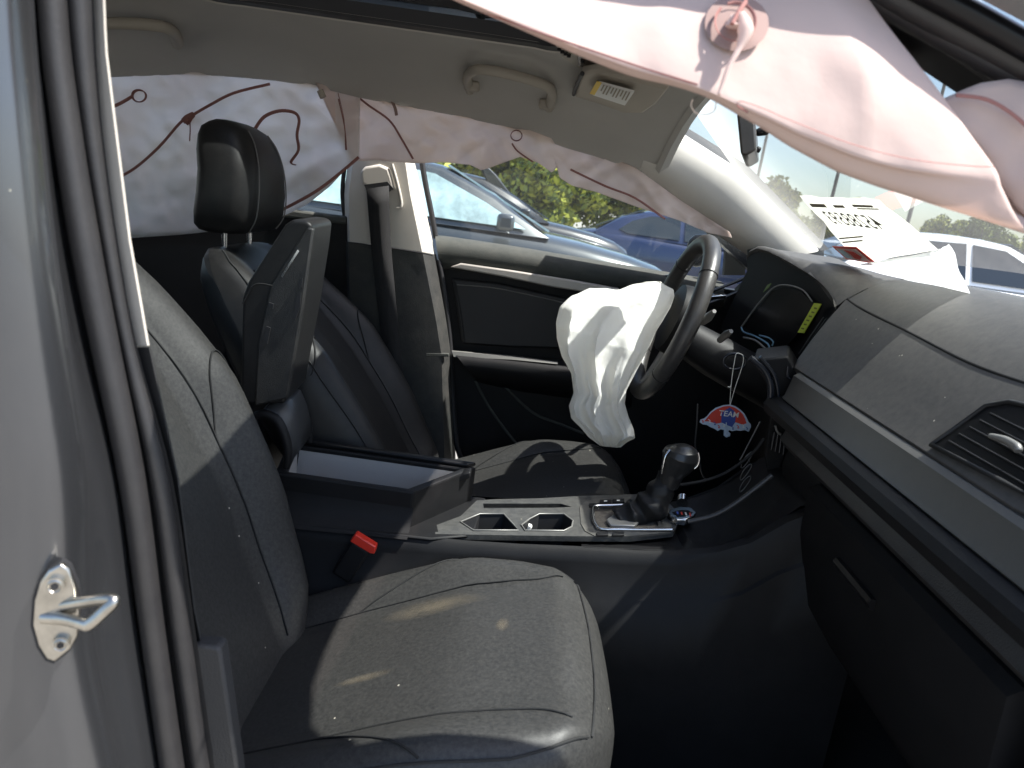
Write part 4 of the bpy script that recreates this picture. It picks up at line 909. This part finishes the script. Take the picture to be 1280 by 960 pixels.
for j in range(len(drows[0])):
    col = smooth_path([P(*drows[i][j], Y=YS[i]+(.05*max(0, (j/60)-.75)*4*.4)) for i in range(len(drows))], 6)
    full.append([p+Vector((0, .006*nz(p.x*14, p.z*14, 2)+.003*nz(p.x*35, p.z*35, 4), 0)) for p in col])
ncur = grid('near_curtain_airbag', full, NCLOTH, car, angle=85, solid=.001); lab(ncur, 'pink translucent curtain airbag draped across the open door top')
def ncp(u, v, off=.004):
    # place on the near sheet: interpolate depth by height in the control rows
    best = None
    for i in range(len(drows)-2):
        for j in range(0, len(drows[0])-1):
            a, b, c, d = drows[i][j], drows[i][j+1], drows[i+1][j+1], drows[i+1][j]
            def side(p, q): return (q[0]-p[0])*(v-p[1])-(q[1]-p[1])*(u-p[0])
            s4 = [side(a, b), side(b, c), side(c, d), side(d, a)]
            if all(x >= -1e-6 for x in s4) or all(x <= 1e-6 for x in s4):
                ta = abs(s4[0])/(abs(s4[0])+abs(s4[2])+1e-9)
                return P(u, v, Y=YS[i]+(YS[i+1]-YS[i])*ta-.003-off)
    return P(u, v, Y=-.757-off)
Z3 = lambda pts: [(800+x/2.667, y/2.667) for x, y in pts]
def nthread(pts, r, m=THREAD, nm='thread', off=.006, closed=False):
    q = smooth_path([Vector((a, b, 0)) for a, b in pts], 5, closed); return tube(nm, [ncp(p.x, p.y, off) for p in q], r, m, ncur, seg=6, sm=0, closed=closed, flat=.4)
nthread([(604, 15), (684, 44), (786, 79), (830, 93), (872, 106)], .0007)
nthread(Z3([(360, 375), (325, 352), (340, 338), (420, 365), (500, 400), (700, 478), (900, 530), (1100, 553), (1180, 556)]), .0007)
cc = ncp(921, 30, .012)
rows = []
for rr_ in (0.0001, .45, .8, 1.0):
    rows.append([ncp(921+40*rr_*math.cos(a), 29+35*rr_*math.sin(a), .010-.004*rr_) for a in [2*math.pi*k/28 for k in range(28)]])
grid('tether_patch', rows, PATCH, ncur, close_u=True)
nthread([(919+25*math.cos(a), 27+24*math.sin(a)) for a in [k*math.pi/8 for k in range(-5, 11)]], .0012, off=.013)
cpuff = ncp(921, 27, .012)
rows = [[ncp(921+13*r*math.cos(a)*(1+.25*math.sin(3*a)), 27+12*r*math.sin(a)*(1+.2*math.cos(2*a)), .013+d) for a in [2*math.pi*k/16 for k in range(16)]] for r, d in ((1, 0), (.7, .010), (.3, .014), (.01, .012))]
grid('tether_knot', rows, NCLOTH, ncur, close_u=True)
tube('tether', [ncp(926, 20, .024), ncp(932, 38, .024), ncp(924, 60, .02), ncp(911, 84, .018), ncp(899, 118, .016)], [.004, .0055, .0022, .0018, .0014], NCLOTH, ncur)
tube('tether', [ncp(915, 30, .026), ncp(924, 14, .026), ncp(932, 2, .022)], .0016, THREAD, ncur)
tube('loose_thread', [P(u, v, Y=-.73) for u, v in ((895, 128), (893, 138), (884, 143), (870, 141), (864, 132), (866, 124))], .0004, mat('pale_thread', (.7, .6, .55), .9), ncur)
# second lobe of the same curtain further along the pillar
lo_t = [(1178, 124), (1200, 114), (1225, 104), (1260, 99), (1340, 112)]
lo_b = [(1232, 196), (1246, 225), (1272, 262), (1310, 292), (1400, 330)]
lobe = cloth_sheet('curtain_lobe', lo_t, lo_b, 30, 16, lambda u, v: -.690+.006*nz(u*.02, v*.02), NCLOTH, ncur, bulge=.008, solid=.001)
thread([(1195, 119), (1232, 124), (1262, 140), (1290, 164)], .0012, lambda u, v: -.700, off=.004, par=ncur)

rows = []
for X in (-1.7, -1.4, -1.1, -.86, -.6, -.4, -.2, -.05, .06):
    e = interp(X, EX, EZ)+.012; rows.append([(X, -.600, e), (X, -.64, e-.006), (X, -.668, e+.004), (X, -.676, e+.02), (X, -.655, e+.045), (X, -.62, e+.055)])
grid('side_rail', rows, PAINT, car, angle=60)
# ------------------------------------------------ near B pillar and striker
VV = [-330, 0, 150, 300, 432, 600, 780, 960, 1200]
bodyE = [30, 43, 57, 77, 103, 142, 166, 194, 230]
crease = [26, 38, 50, 66, 84, 107, 114, 146, 190]
s1a = [34, 47, 63, 86, 112, 146, 171, 196, 232]; s1b = [70, 84, 101, 126, 151, 185, 209, 235, 270]
s2a = [70, 84, 101, 126, 151, 186, 210, 236, 271]; s2b = [104, 117, 127, 147, 171, 216, 243, 268, 300]
def vcurve(xs_): return [(x, v) for x, v in zip(xs_, VV)]
def off(xs_, d): return [x+d for x in xs_]
nb = 30
def vstrip(name, cols, m, parent, **k):
    rows = []
    for xs_, Y in cols:
        q = [(p.x, p.y) for p in smooth_path([Vector((x, v, 0)) for x, v in vcurve(xs_)], 5)]
        rows.append([P(u, v, Y=Y) for u, v in q])
    return grid(name, rows, m, parent, **k)
jamb = vstrip('near_b_pillar', [(off(bodyE, -262), -.79), (off(crease, -250), -.835), (off(crease, -170), -.845), ([-70, -60, -48, -34, -22, -5, 3, 22, 40], -.843), ([-10, 0, 12, 26, 38, 52, 58, 82, 110], -.833), ([14, 26, 38, 52, 68, 88, 96, 126, 160], -.817), (crease, -.798), (off(crease, 4), -.792), ([(a+b)/2 for a, b in zip(crease, bodyE)], -.775), (bodyE, -.752), (off(bodyE, 6), -.742)], PAINT, car, angle=60)
lab(jamb, 'silver door pillar with latch striker and rubber door seal')
def vtube(name, a, b, Y, m, parent, flat=.8):
    c = [(x+y)/2 for x, y in zip(a, b)]; q = smooth_path([Vector((x, v, 0)) for x, v in vcurve(c)], 5)
    r = [interp(p.y, VV, [(y-x)/2 for x, y in zip(a, b)])*(Y-CAM.y)/FPX*1.04 for p in q]
    return tube(name, [P(p.x, p.y, Y=Y) for p in q], r, m, parent, seg=14, sm=0, flat=flat)
vtube('door_seal', s1a, s1b, -.742, RUBBER, jamb)
vtube('seal_lip', s2a, off(s2b, -2), -.730, RUBBER, jamb)
vstrip('pillar_backing', [(off(bodyE, -30), -.735), (s1b, -.730), (s2b, -.728), (off(s2b, -2), -.70), (off(s2b, -16), -.63), (off(s2b, -70), -.62)], PLASTIC, jamb)
VVs = VV
def tcurve(pts, Y): return [P(u, v, Y=Y) for u, v in pts]
tr_o = [(104, -200), (118, -20), (118, 60), (126, 150), (143, 300), (169, 432)]
tr_i = [(128, -200), (128, -20), (131, 60), (142, 150), (161, 300), (184, 432)]
rows = [[P(u, v, Y=Y) for u, v in resample(c, 20)] for c, Y in ((tr_o, -.716), (tr_i, -.722), ([(a+3, b) for a, b in tr_i], -.715), ([(a+1, b) for a, b in tr_i], -.66))]
grid('pale_pillar_trim', rows, PALE, jamb, angle=60)
rows = [[P(u, v, Y=Y) for u, v in resample(c, 20)] for c, Y in (([(169, 434), (216, 600), (243, 780), (268, 960), (300, 1200)], -.716), ([(186, 434), (222, 600), (247, 800), (262, 812), (274, 812), (294, 960), (330, 1200)], -.722), ([(188, 434), (224, 600), (249, 800), (264, 813), (277, 814), (297, 960), (333, 1200)], -.715), ([(186, 434), (222, 600), (246, 800), (262, 812), (273, 812), (292, 960), (330, 1200)], -.66))]
LOWTRIM = mat('lower_trim_plastic', (.02, .02, .021), .6, bump=.3, bscale=500)
grid('lower_pillar_trim', rows, LOWTRIM, jamb, angle=60)
prism('pillar_step', [P(u, v, Y=-.728) for u, v in ((240, 806), (272, 809), (276, 815), (297, 960), (335, 1250), (280, 1250), (262, 940))], (0, .018, 0), LOWTRIM, jamb, bevel=.003)
# striker
SN = Vector((.34, -.94, .05)).normalized(); S0 = P(72, 766, Y=-.831)
def SQ(u, v, o=0): return PP(u, v, S0+SN*o, SN)
spl = [(41, 782), (43, 752), (50, 728), (60, 714), (76, 705), (86, 712), (95, 736), (99, 765), (97, 795), (88, 812), (68, 828), (58, 824), (48, 808)]
stp = prism('latch_striker', [SQ(u, v, .008) for u, v in spl], SN*-.006, STEEL, jamb, bevel=.0015)
prism('striker_gasket', [SQ(72+(u-72)*1.06-1, 766+(v-766)*1.03, .002) for u, v in spl], SN*-.01, RUBBER2, jamb)
for u, v, r in ((70, 730, .0062), (77, 803, .0058)):
    c = SQ(u, v, .008); tube('striker_bolt', [c, c+SN*.004], r, STEEL, jamb, sm=0, seg=18); tube('bolt_socket', [c+SN*.0037, c+SN*.0045], r*.45, RUBBER2, jamb, sm=0, seg=6)
    tube('bolt_ring', [c+SN*.0042+(SN.orthogonal().normalized()*math.cos(a)+SN.cross(SN.orthogonal().normalized())*math.sin(a))*r*.72 for a in [k*math.pi/8 for k in range(16)]], .0008, STEEL, jamb, sm=0, closed=True, seg=5)
tube('striker_loop', [SQ(54, 772, .006), SQ(80, 774, .014), SQ(104, 780, .028), SQ(112, 780, .031), SQ(128, 766, .031), SQ(142, 752, .030), SQ(134, 749, .026), SQ(108, 752, .016), SQ(80, 757, .006)], .0043, STEEL, jamb, seg=12, sm=5)

# ================================================================== AIR FRESHENER
af0 = P(912, 506, Y=.235)
fresh = thing('air_freshener', 'red and blue umbrella shaped card air freshener hanging on a white string', 'air freshener', loc=af0)
def A4(x, y, Y=.235): return P(840+x/5.333, 440+y/5.333, Y=Y)-af0
can = [(385, 350), (420, 362), (455, 385), (480, 410), (497, 440), (510, 470), (522, 480), (526, 500), (510, 532), (485, 520), (455, 526), (430, 522), (400, 528), (380, 520), (374, 530), (388, 545), (384, 562), (362, 570), (344, 555), (346, 520), (325, 515), (305, 526), (280, 510), (255, 500), (232, 486), (205, 482), (184, 468), (190, 450), (215, 442), (235, 425), (255, 400), (290, 372), (340, 355)]
card = prism('card', [A4(x, y) for x, y in can], (.001, .0015, 0), mat('card_edge', (.45, .55, .68), .5), fresh, smooth=False)
prism('red_print', [A4(x, y, .2345) for x, y in ((385, 360), (420, 372), (450, 392), (472, 415), (488, 445), (497, 475), (470, 485), (430, 470), (385, 462), (340, 470), (295, 478), (245, 462), (215, 462), (245, 425), (265, 402), (300, 380), (345, 363))], (0, .0004, 0), REDP, fresh, smooth=False)
prism('blue_print', [A4(x, y, .2342) for x, y in ((385, 370), (415, 392), (426, 430), (420, 470), (400, 500), (372, 490), (352, 480), (328, 470), (330, 420), (345, 392))], (0, .0003, 0), BLUEP, fresh, smooth=False)
for k, (x, y, r) in enumerate(((250, 462, 13), (285, 478, 12), (312, 498, 12), (345, 488, 12), (405, 508, 11), (440, 500, 12), (475, 496, 13), (500, 510, 8), (205, 462, 9))):
    m_ = (WHITE, BLUEP, REDP)[k % 3]
    tube('script_print', [A4(x-r*.7, y-r, .2338), A4(x+r*.3, y-r*.3, .2338), A4(x-r*.2, y+r*.6, .2338), A4(x+r*.8, y+r*.5, .2338)], .0008, m_, fresh)
text_mesh('team_print', 'TEAM', A4(380, 415, .2334), A4(415, 419)-A4(345, 411), Vector((0, 0, 1)), .0165, WHITE, fresh, bold=.012)
tube('handle_print', [A4(362, 470, .2336), A4(360, 530, .2336), A4(358, 548, .2336), A4(368, 558, .2336), A4(378, 545, .2336)], .0010, mat('pale_card', (.55, .65, .75), .5), fresh)
tube('string', [A4(386, 352), A4(392, 240), A4(405, 130), A4(416, 65)], .0007, WHITE, fresh)
tube('string', [A4(388, 352), A4(420, 240), A4(460, 120), A4(475, 60), A4(470, 20), A4(430, 10), A4(416, 65)], .0007, WHITE, fresh)
tube('knot', [A4(372, 232), A4(386, 234), A4(394, 222)], .0009, WHITE, fresh, sm=0)
cable = tube('white_cable', [P(u, v, Y=.26) for u, v in ((872, 505), (871, 530), (869, 558), (874, 575), (877, 590), (882, 600))], .0016, MATS['dim_trim']); cable['label'] = 'thin grey cable hanging behind the gear knob'; cable['category'] = 'cable'

# white sheet in place of the blown-out glare below the notice sheet
ls = [P(1098, 296, Y=.10), P(1182, 302, Y=-.14), P(1211, 367, Y=-.17), P(1092, 334, Y=.13)]
ls = [ws(1171, 314, .008), ws(1186, 305, .008), ws(1214, 370, .008), ws(1074, 331, .008)]
rows = [[bil(ls, s/10, t/10)+WN*(.006*nz(s*.3, t*.3, 5)) for s in range(11)] for t in range(11)]
loose = grid('glare_sheet', rows, PAPERW, None, solid=.0006); loose['label'] = 'blank white sheet in place of the blown-out glare below the notice sheet'; loose['category'] = 'paper'

# ================================================================== OTHER VEHICLES
TYRE = mat('tyre', (.02, .02, .02), .8); RIM = mat('alloy', (.5, .5, .5), .3, metal=.8)
DARKGL = mat('tinted_glass', (.015, .02, .024), .06, coat=.5)
def parked(name, label, paint, loc, rotz, glass, L=4.6, group=None, sx=1.0, roofz=1.44, fast=.0, bumpers=True, suv=0.0):
    o = thing(name, label, 'car', group, loc); o.rotation_euler.z = rotz
    Wd = .90
    stn = [(-L/2, .50), (-L/2+.04, .72), (-L/2+.15, .92), (-L/2+.5, .985), (-L/2+1.0, 1.0), (-.4, .97), (.6, .955), (.95, .95), (1.3, .92), (1.7, .865), (2.0, .80), (L/2-.12, .72), (L/2-.03, .60), (L/2, .45)]
    rows = []
    for x, zs in stn:
        zs += suv*.18 if zs > .7 else 0
        e = min(1, (L/2-abs(x))/.5); wv = Wd*(.70+.30*math.sqrt(max(0, e)))
        zb_ = .22
        half = [(wv*.95, zb_), (wv*.99, .40), (wv, .62 if zs > .75 else zs*.75), (wv*.97, max(zs-.13, .42)), (wv*.93, zs-.05), (wv*.84, zs), (wv*.5, zs+.025), (0, zs+.03)]
        rows.append([(x, -y, z) for y, z in half]+[(x, y, z) for y, z in half[-2::-1]])
    bm = new(); v_ = add_grid(bm, rows); bm.faces.new(v_[0]); bm.faces.new(v_[-1])
    body = finish('body', bm, paint, o, angle=50)
    # greenhouse
    bz = .985+suv*.18; xb0, xb1 = (-1.85, 1.0); xr0, xr1 = (-1.0-.5*suv, .05)
    gs = [(xb0, bz-.02, .80), ((xb0+xr0)/2, (bz+roofz)/2+.05, .70), (xr0, roofz-.03, .60), (-.55, roofz, .585), (-.2, roofz-.005, .585), (xr1, roofz-.03, .59), ((xb1+xr1)/2, (bz+roofz)/2+.02, .69), (xb1, bz-.035, .79)]
    rows = []
    for x, zr, wt in gs:
        hh = [(.83, bz-.04), (max(wt+.035, .6), zr-.05 if zr > bz+.1 else bz-.035), (wt, zr-.012), (wt*.6, zr+.012), (0, zr+.02)]
        rows.append([(x, -y, z) for y, z in hh]+[(x, y, z) for y, z in hh[-2::-1]])
    bm = new(); add_grid(bm, rows); finish('cabin', bm, paint, o, angle=50)
    def wy(z): return .83+(.63-.83)*(z-bz)/(roofz-.06-bz)+.006
    for sg in (-1, 1):
        for poly in ([(.80, bz+.01), (.45, bz+.18), (.0, roofz-.10), (-.38, roofz-.075), (-.36, bz+.01)], [(-.44, bz+.01), (-.46, roofz-.075), (-.95-.4*suv, roofz-.10), (-1.25-.2*suv, bz+.22), (-1.45, bz+.06), (-1.30, bz+.01)]):
            prism('side_window', [(x, sg*wy(z), z) for x, z in poly], (0, -sg*.012, 0), glass, o, smooth=False)
        bm = new(); add_box(bm, (0, sg*.898, .80), (.16, .02, .025)); finish('door_handle', bm, paint, o, bevel=.006).location = (-.15, 0, 0)
        bm = new(); add_box(bm, (.62, sg*.98, bz+.05), (.14, .2, .13)); finish('mirror', bm, paint, o, bevel=.03)
        for xw in (1.38, -1.35):
            bm = new(); add_tube(bm, [(xw, sg*.70, .32), (xw, sg*.905, .32)], .32, 24); t_ = finish('tyre', bm, TYRE, o)
            bm = new(); add_tube(bm, [(xw, sg*.88, .32), (xw, sg*.912, .32)], .22, 20); finish('rim', bm, RIM, t_)
        prism('headlight', [(2.05, sg*.80, .66), (2.25, sg*.66, .62), (2.26, sg*.64, .55), (2.05, sg*.83, .58)], (-.1, -sg*.05, .05), mat('lamp', (.6, .62, .65), .1), o, bevel=.02)
        prism('tail_light', [(-L/2+.02, sg*.55, .85), (-L/2+.25, sg*.84, .88), (-L/2+.25, sg*.85, .76), (-L/2+.02, sg*.55, .75)], (.06, -sg*.06, .01), REDP, o, bevel=.01)
    prism('windscreen', [(xb1+.0, -.66, bz+.008), (xb1, .66, bz+.008), (xr1+.04, .52, roofz-.018), (xr1+.04, -.52, roofz-.018)], (.012, 0, .012), glass, o, smooth=False)
    prism('rear_window', [(xb0+.02, -.62, bz+.06), (xb0+.02, .62, bz+.06), (xr0-.06, .50, roofz-.012), (xr0-.06, -.50, roofz-.012)], (-.012, 0, .016), glass, o, smooth=False)
    return o
def paint(nm, c, metal=.4, r=.3): return mat(nm, c, r, metal=metal, coat=.8, var=.05)
PALEGL = mat('plastic_film_glass', (.34, .45, .46), .12, coat=.5, bump=.6, bscale=9, var=.45, vscale=4)
c1 = parked('parked_car', 'dark grey sedan with clouded film over its windows beside the driver door', paint('grey_paint', (.045, .052, .058)), (-.92, 5.9, -.02), R(4), PALEGL, group='cars in the lot')
c2 = parked('parked_car', 'blue sedan parked behind the dark grey sedan', paint('blue_paint', (.006, .017, .065), .3), (2.9, 12.4, -.08), R(-4), DARKGL, group='cars in the lot', roofz=1.42)
c3 = parked('parked_car', 'black car with its tailgate raised between the grey and blue sedans', paint('black_paint', (.014, .016, .02)), (-.9, 10.2, 0), R(8), DARKGL, group='cars in the lot', roofz=1.46)
prism('tailgate', [(.10, -.6, 1.36), (.55, -.6, 1.16), (.20, -.6, 1.50), (-.12, -.6, 1.72)], (0, .05, 0), MATS['black_paint'], c3, bevel=.02)
c4 = parked('parked_car', 'white hatchback seen through the windshield with a dark side window', paint('white_paint', (.80, .80, .79), 0), (5.75, 8.9, .0), R(-6), DARKGL, group='cars in the lot', roofz=1.5)
c5 = parked('parked_car', 'silver sedan beyond the white hatchback', paint('pale_silver', (.55, .57, .60), .5), (9.6, 12.5, 0), R(15), DARKGL, group='cars in the lot')
c6 = parked('parked_car', 'white sedan under the trees seen between windshield pillar and notice sheet', MATS['white_paint'], (9.0, 19.0, 0), R(5), DARKGL, group='cars in the lot')
c7 = parked('parked_car', 'pale blue car glimpsed past the rear door glass', paint('pale_blue', (.20, .28, .38), .3), (-4.6, 8.4, 0), R(3), DARKGL, group='cars in the lot')

SILV = MATS['pale_silver']
for lb_, pm, lc, rz, rzf in (('white van like car behind the white hatchback', MATS['white_paint'], (9.2, 14.6, 0), -4, 1.62),
        ('white sedan at the end of the row beyond the windshield', MATS['white_paint'], (13.8, 17.5, 0), 8, 1.46),
        ('silver sedan standing under the far treeline poles', SILV, (7.2, 24.0, 0), 3, 1.45),
        ('dark grey car partly hidden by the black car with raised tailgate', MATS['grey_paint'], (-4.4, 14.5, 0), 6, 1.48)):
    parked('parked_car', lb_, pm, lc, R(rz), DARKGL, group='cars in the lot', roofz=rzf)
# ================================================================== POLES AND TREES
for i, (u, v0, Y) in enumerate(((1037, 250, 34.0), (1132, 280, 30.0), (938, 255, 40.0))):
    b = P(u, v0, Y=Y); o = tube('utility_pole', [(b.x, b.y, 0), (b.x+.1, b.y, 4), (b.x+.15, b.y, 8.5)], [.09, .08, .06], mat('pole_wood', (.10, .09, .08), .9), None, sm=2)
    o['label'] = ('dark thin pole standing above the notice sheet', 'pale thin pole right of the notice sheet', 'thin pole standing beside the rear view mirror')[i]; o['category'] = 'pole'
LEAVES = [mat('leaf_light', (.30, .31, .035), .7, var=.35, vscale=.8), mat('leaf_mid', (.17, .20, .035), .7, var=.35, vscale=.8), mat('leaf_dark', (.07, .10, .030), .7, var=.3, vscale=.8)]
BARK = mat('bark', (.09, .07, .05), .95, bump=.8, bscale=20)
def crown_mesh(seed, n=9000, leaf=.17):
    rg = random.Random(seed); bm = new(); cl_ = []
    for k in range(26):
        a = rg.uniform(0, 6.28); rr_ = rg.uniform(.1, .85); zz = rg.uniform(-.9, .95)
        cl_.append((math.cos(a)*rr_*math.sqrt(max(.1, 1-zz*zz*.8)), math.sin(a)*rr_*math.sqrt(max(.1, 1-zz*zz*.8)), zz, rg.uniform(.22, .42)))
    for k in range(n):
        cx, cy, cz_, cr_ = rg.choice(cl_)
        d = Vector((rg.gauss(0, 1), rg.gauss(0, 1), rg.gauss(0, 1))).normalized()*cr_*rg.uniform(.55, 1.05)
        p = Vector((cx, cy, cz_))*1.0+d; p.x *= 2.2; p.y *= 2.2; p.z *= 2.0
        ax = Vector((rg.gauss(0, 1), rg.gauss(0, 1), rg.gauss(0, 1))).normalized(); bx_ = ax.orthogonal().normalized(); s_ = leaf*rg.uniform(.5, 1.2)
        q = [p+ax*s_, p+bx_*s_*.55, p-ax*s_, p-bx_*s_*.55]; f_ = bm.faces.new([bm.verts.new(x) for x in q]); f_.material_index = rg.choice((0, 0, 1, 2))
    me = bpy.data.meshes.new('crown'); bm.to_mesh(me); bm.free(); return me
CM = [crown_mesh(s_) for s_ in (1, 2, 3)]
for me in CM:
    for l_ in LEAVES: me.materials.append(l_)
CMD = []
for me in CM:
    m2 = me.copy(); m2.materials.clear()
    for l_ in (LEAVES[1], LEAVES[2], LEAVES[2]): m2.materials.append(l_)
    CMD.append(m2)
bm = new(); add_tube(bm, [(0, 0, -.3), (.05, 0, 1.2), (0, .05, 2.4), (.1, 0, 4)], [.2, .15, .12, .04], 10)
for a in range(5):
    an = a*1.26; add_tube(bm, [(0, 0, 1.8+.2*a), (math.cos(an)*.7, math.sin(an)*.7, 2.8+.2*a), (math.cos(an)*1.3, math.sin(an)*1.3, 3.6+.15*a)], [.08, .05, .02], 6)
TR = bpy.data.meshes.new('trunk'); bm.to_mesh(TR); bm.free(); TR.materials.append(BARK)
def tree(x, y, s_, k, label, group, dark=False):
    o = thing('leafy_tree', label, 'tree', group, (x, y, 0)); o.scale = (s_, s_, s_); o.rotation_euler.z = k*1.3
    t_ = bpy.data.objects.new('trunk', TR); COL.objects.link(t_); t_.parent = o
    c_ = bpy.data.objects.new('crown', (CMD if dark else CM)[k % 3]); COL.objects.link(c_); c_.parent = o; c_.location = (0, 0, 2.35)
    return o
near_spots = [(-9.5, 25, 1.0, 'broad yellow green tree behind the rear curtain airbag'), (-6.2, 23, .95, 'yellow green tree behind the rear door glass'), (-3.6, 21, .88, 'tall yellow green tree above the dark grey sedan'), (-1.6, 22, .82, 'bright yellow green tree between the grey sedan and the raised tailgate'), (.3, 21, .74, 'bushy yellow green tree above the black car'), (2.0, 22.5, .70, 'yellow green tree above the tail of the blue sedan'), (3.7, 23, .66, 'small yellow green tree above the roof of the blue sedan'), (5.6, 24, .64, 'yellow green tree above the front of the blue sedan'), (7.8, 26, .66, 'yellow green tree behind the driver door mirror')]
for k, (x, y, s_, lb_) in enumerate(near_spots):
    tree(x, y, s_, k, lb_, 'trees beyond the driver window')
for k in range(34):
    x = 15+k*2.9; y = 66-k*.35+3*math.sin(k*1.7)
    tree(x, y, .95+.16*math.sin(k*2.1), k, 'dark green tree in the far treeline across the lot', 'trees of the far treeline', k % 3 != 0)
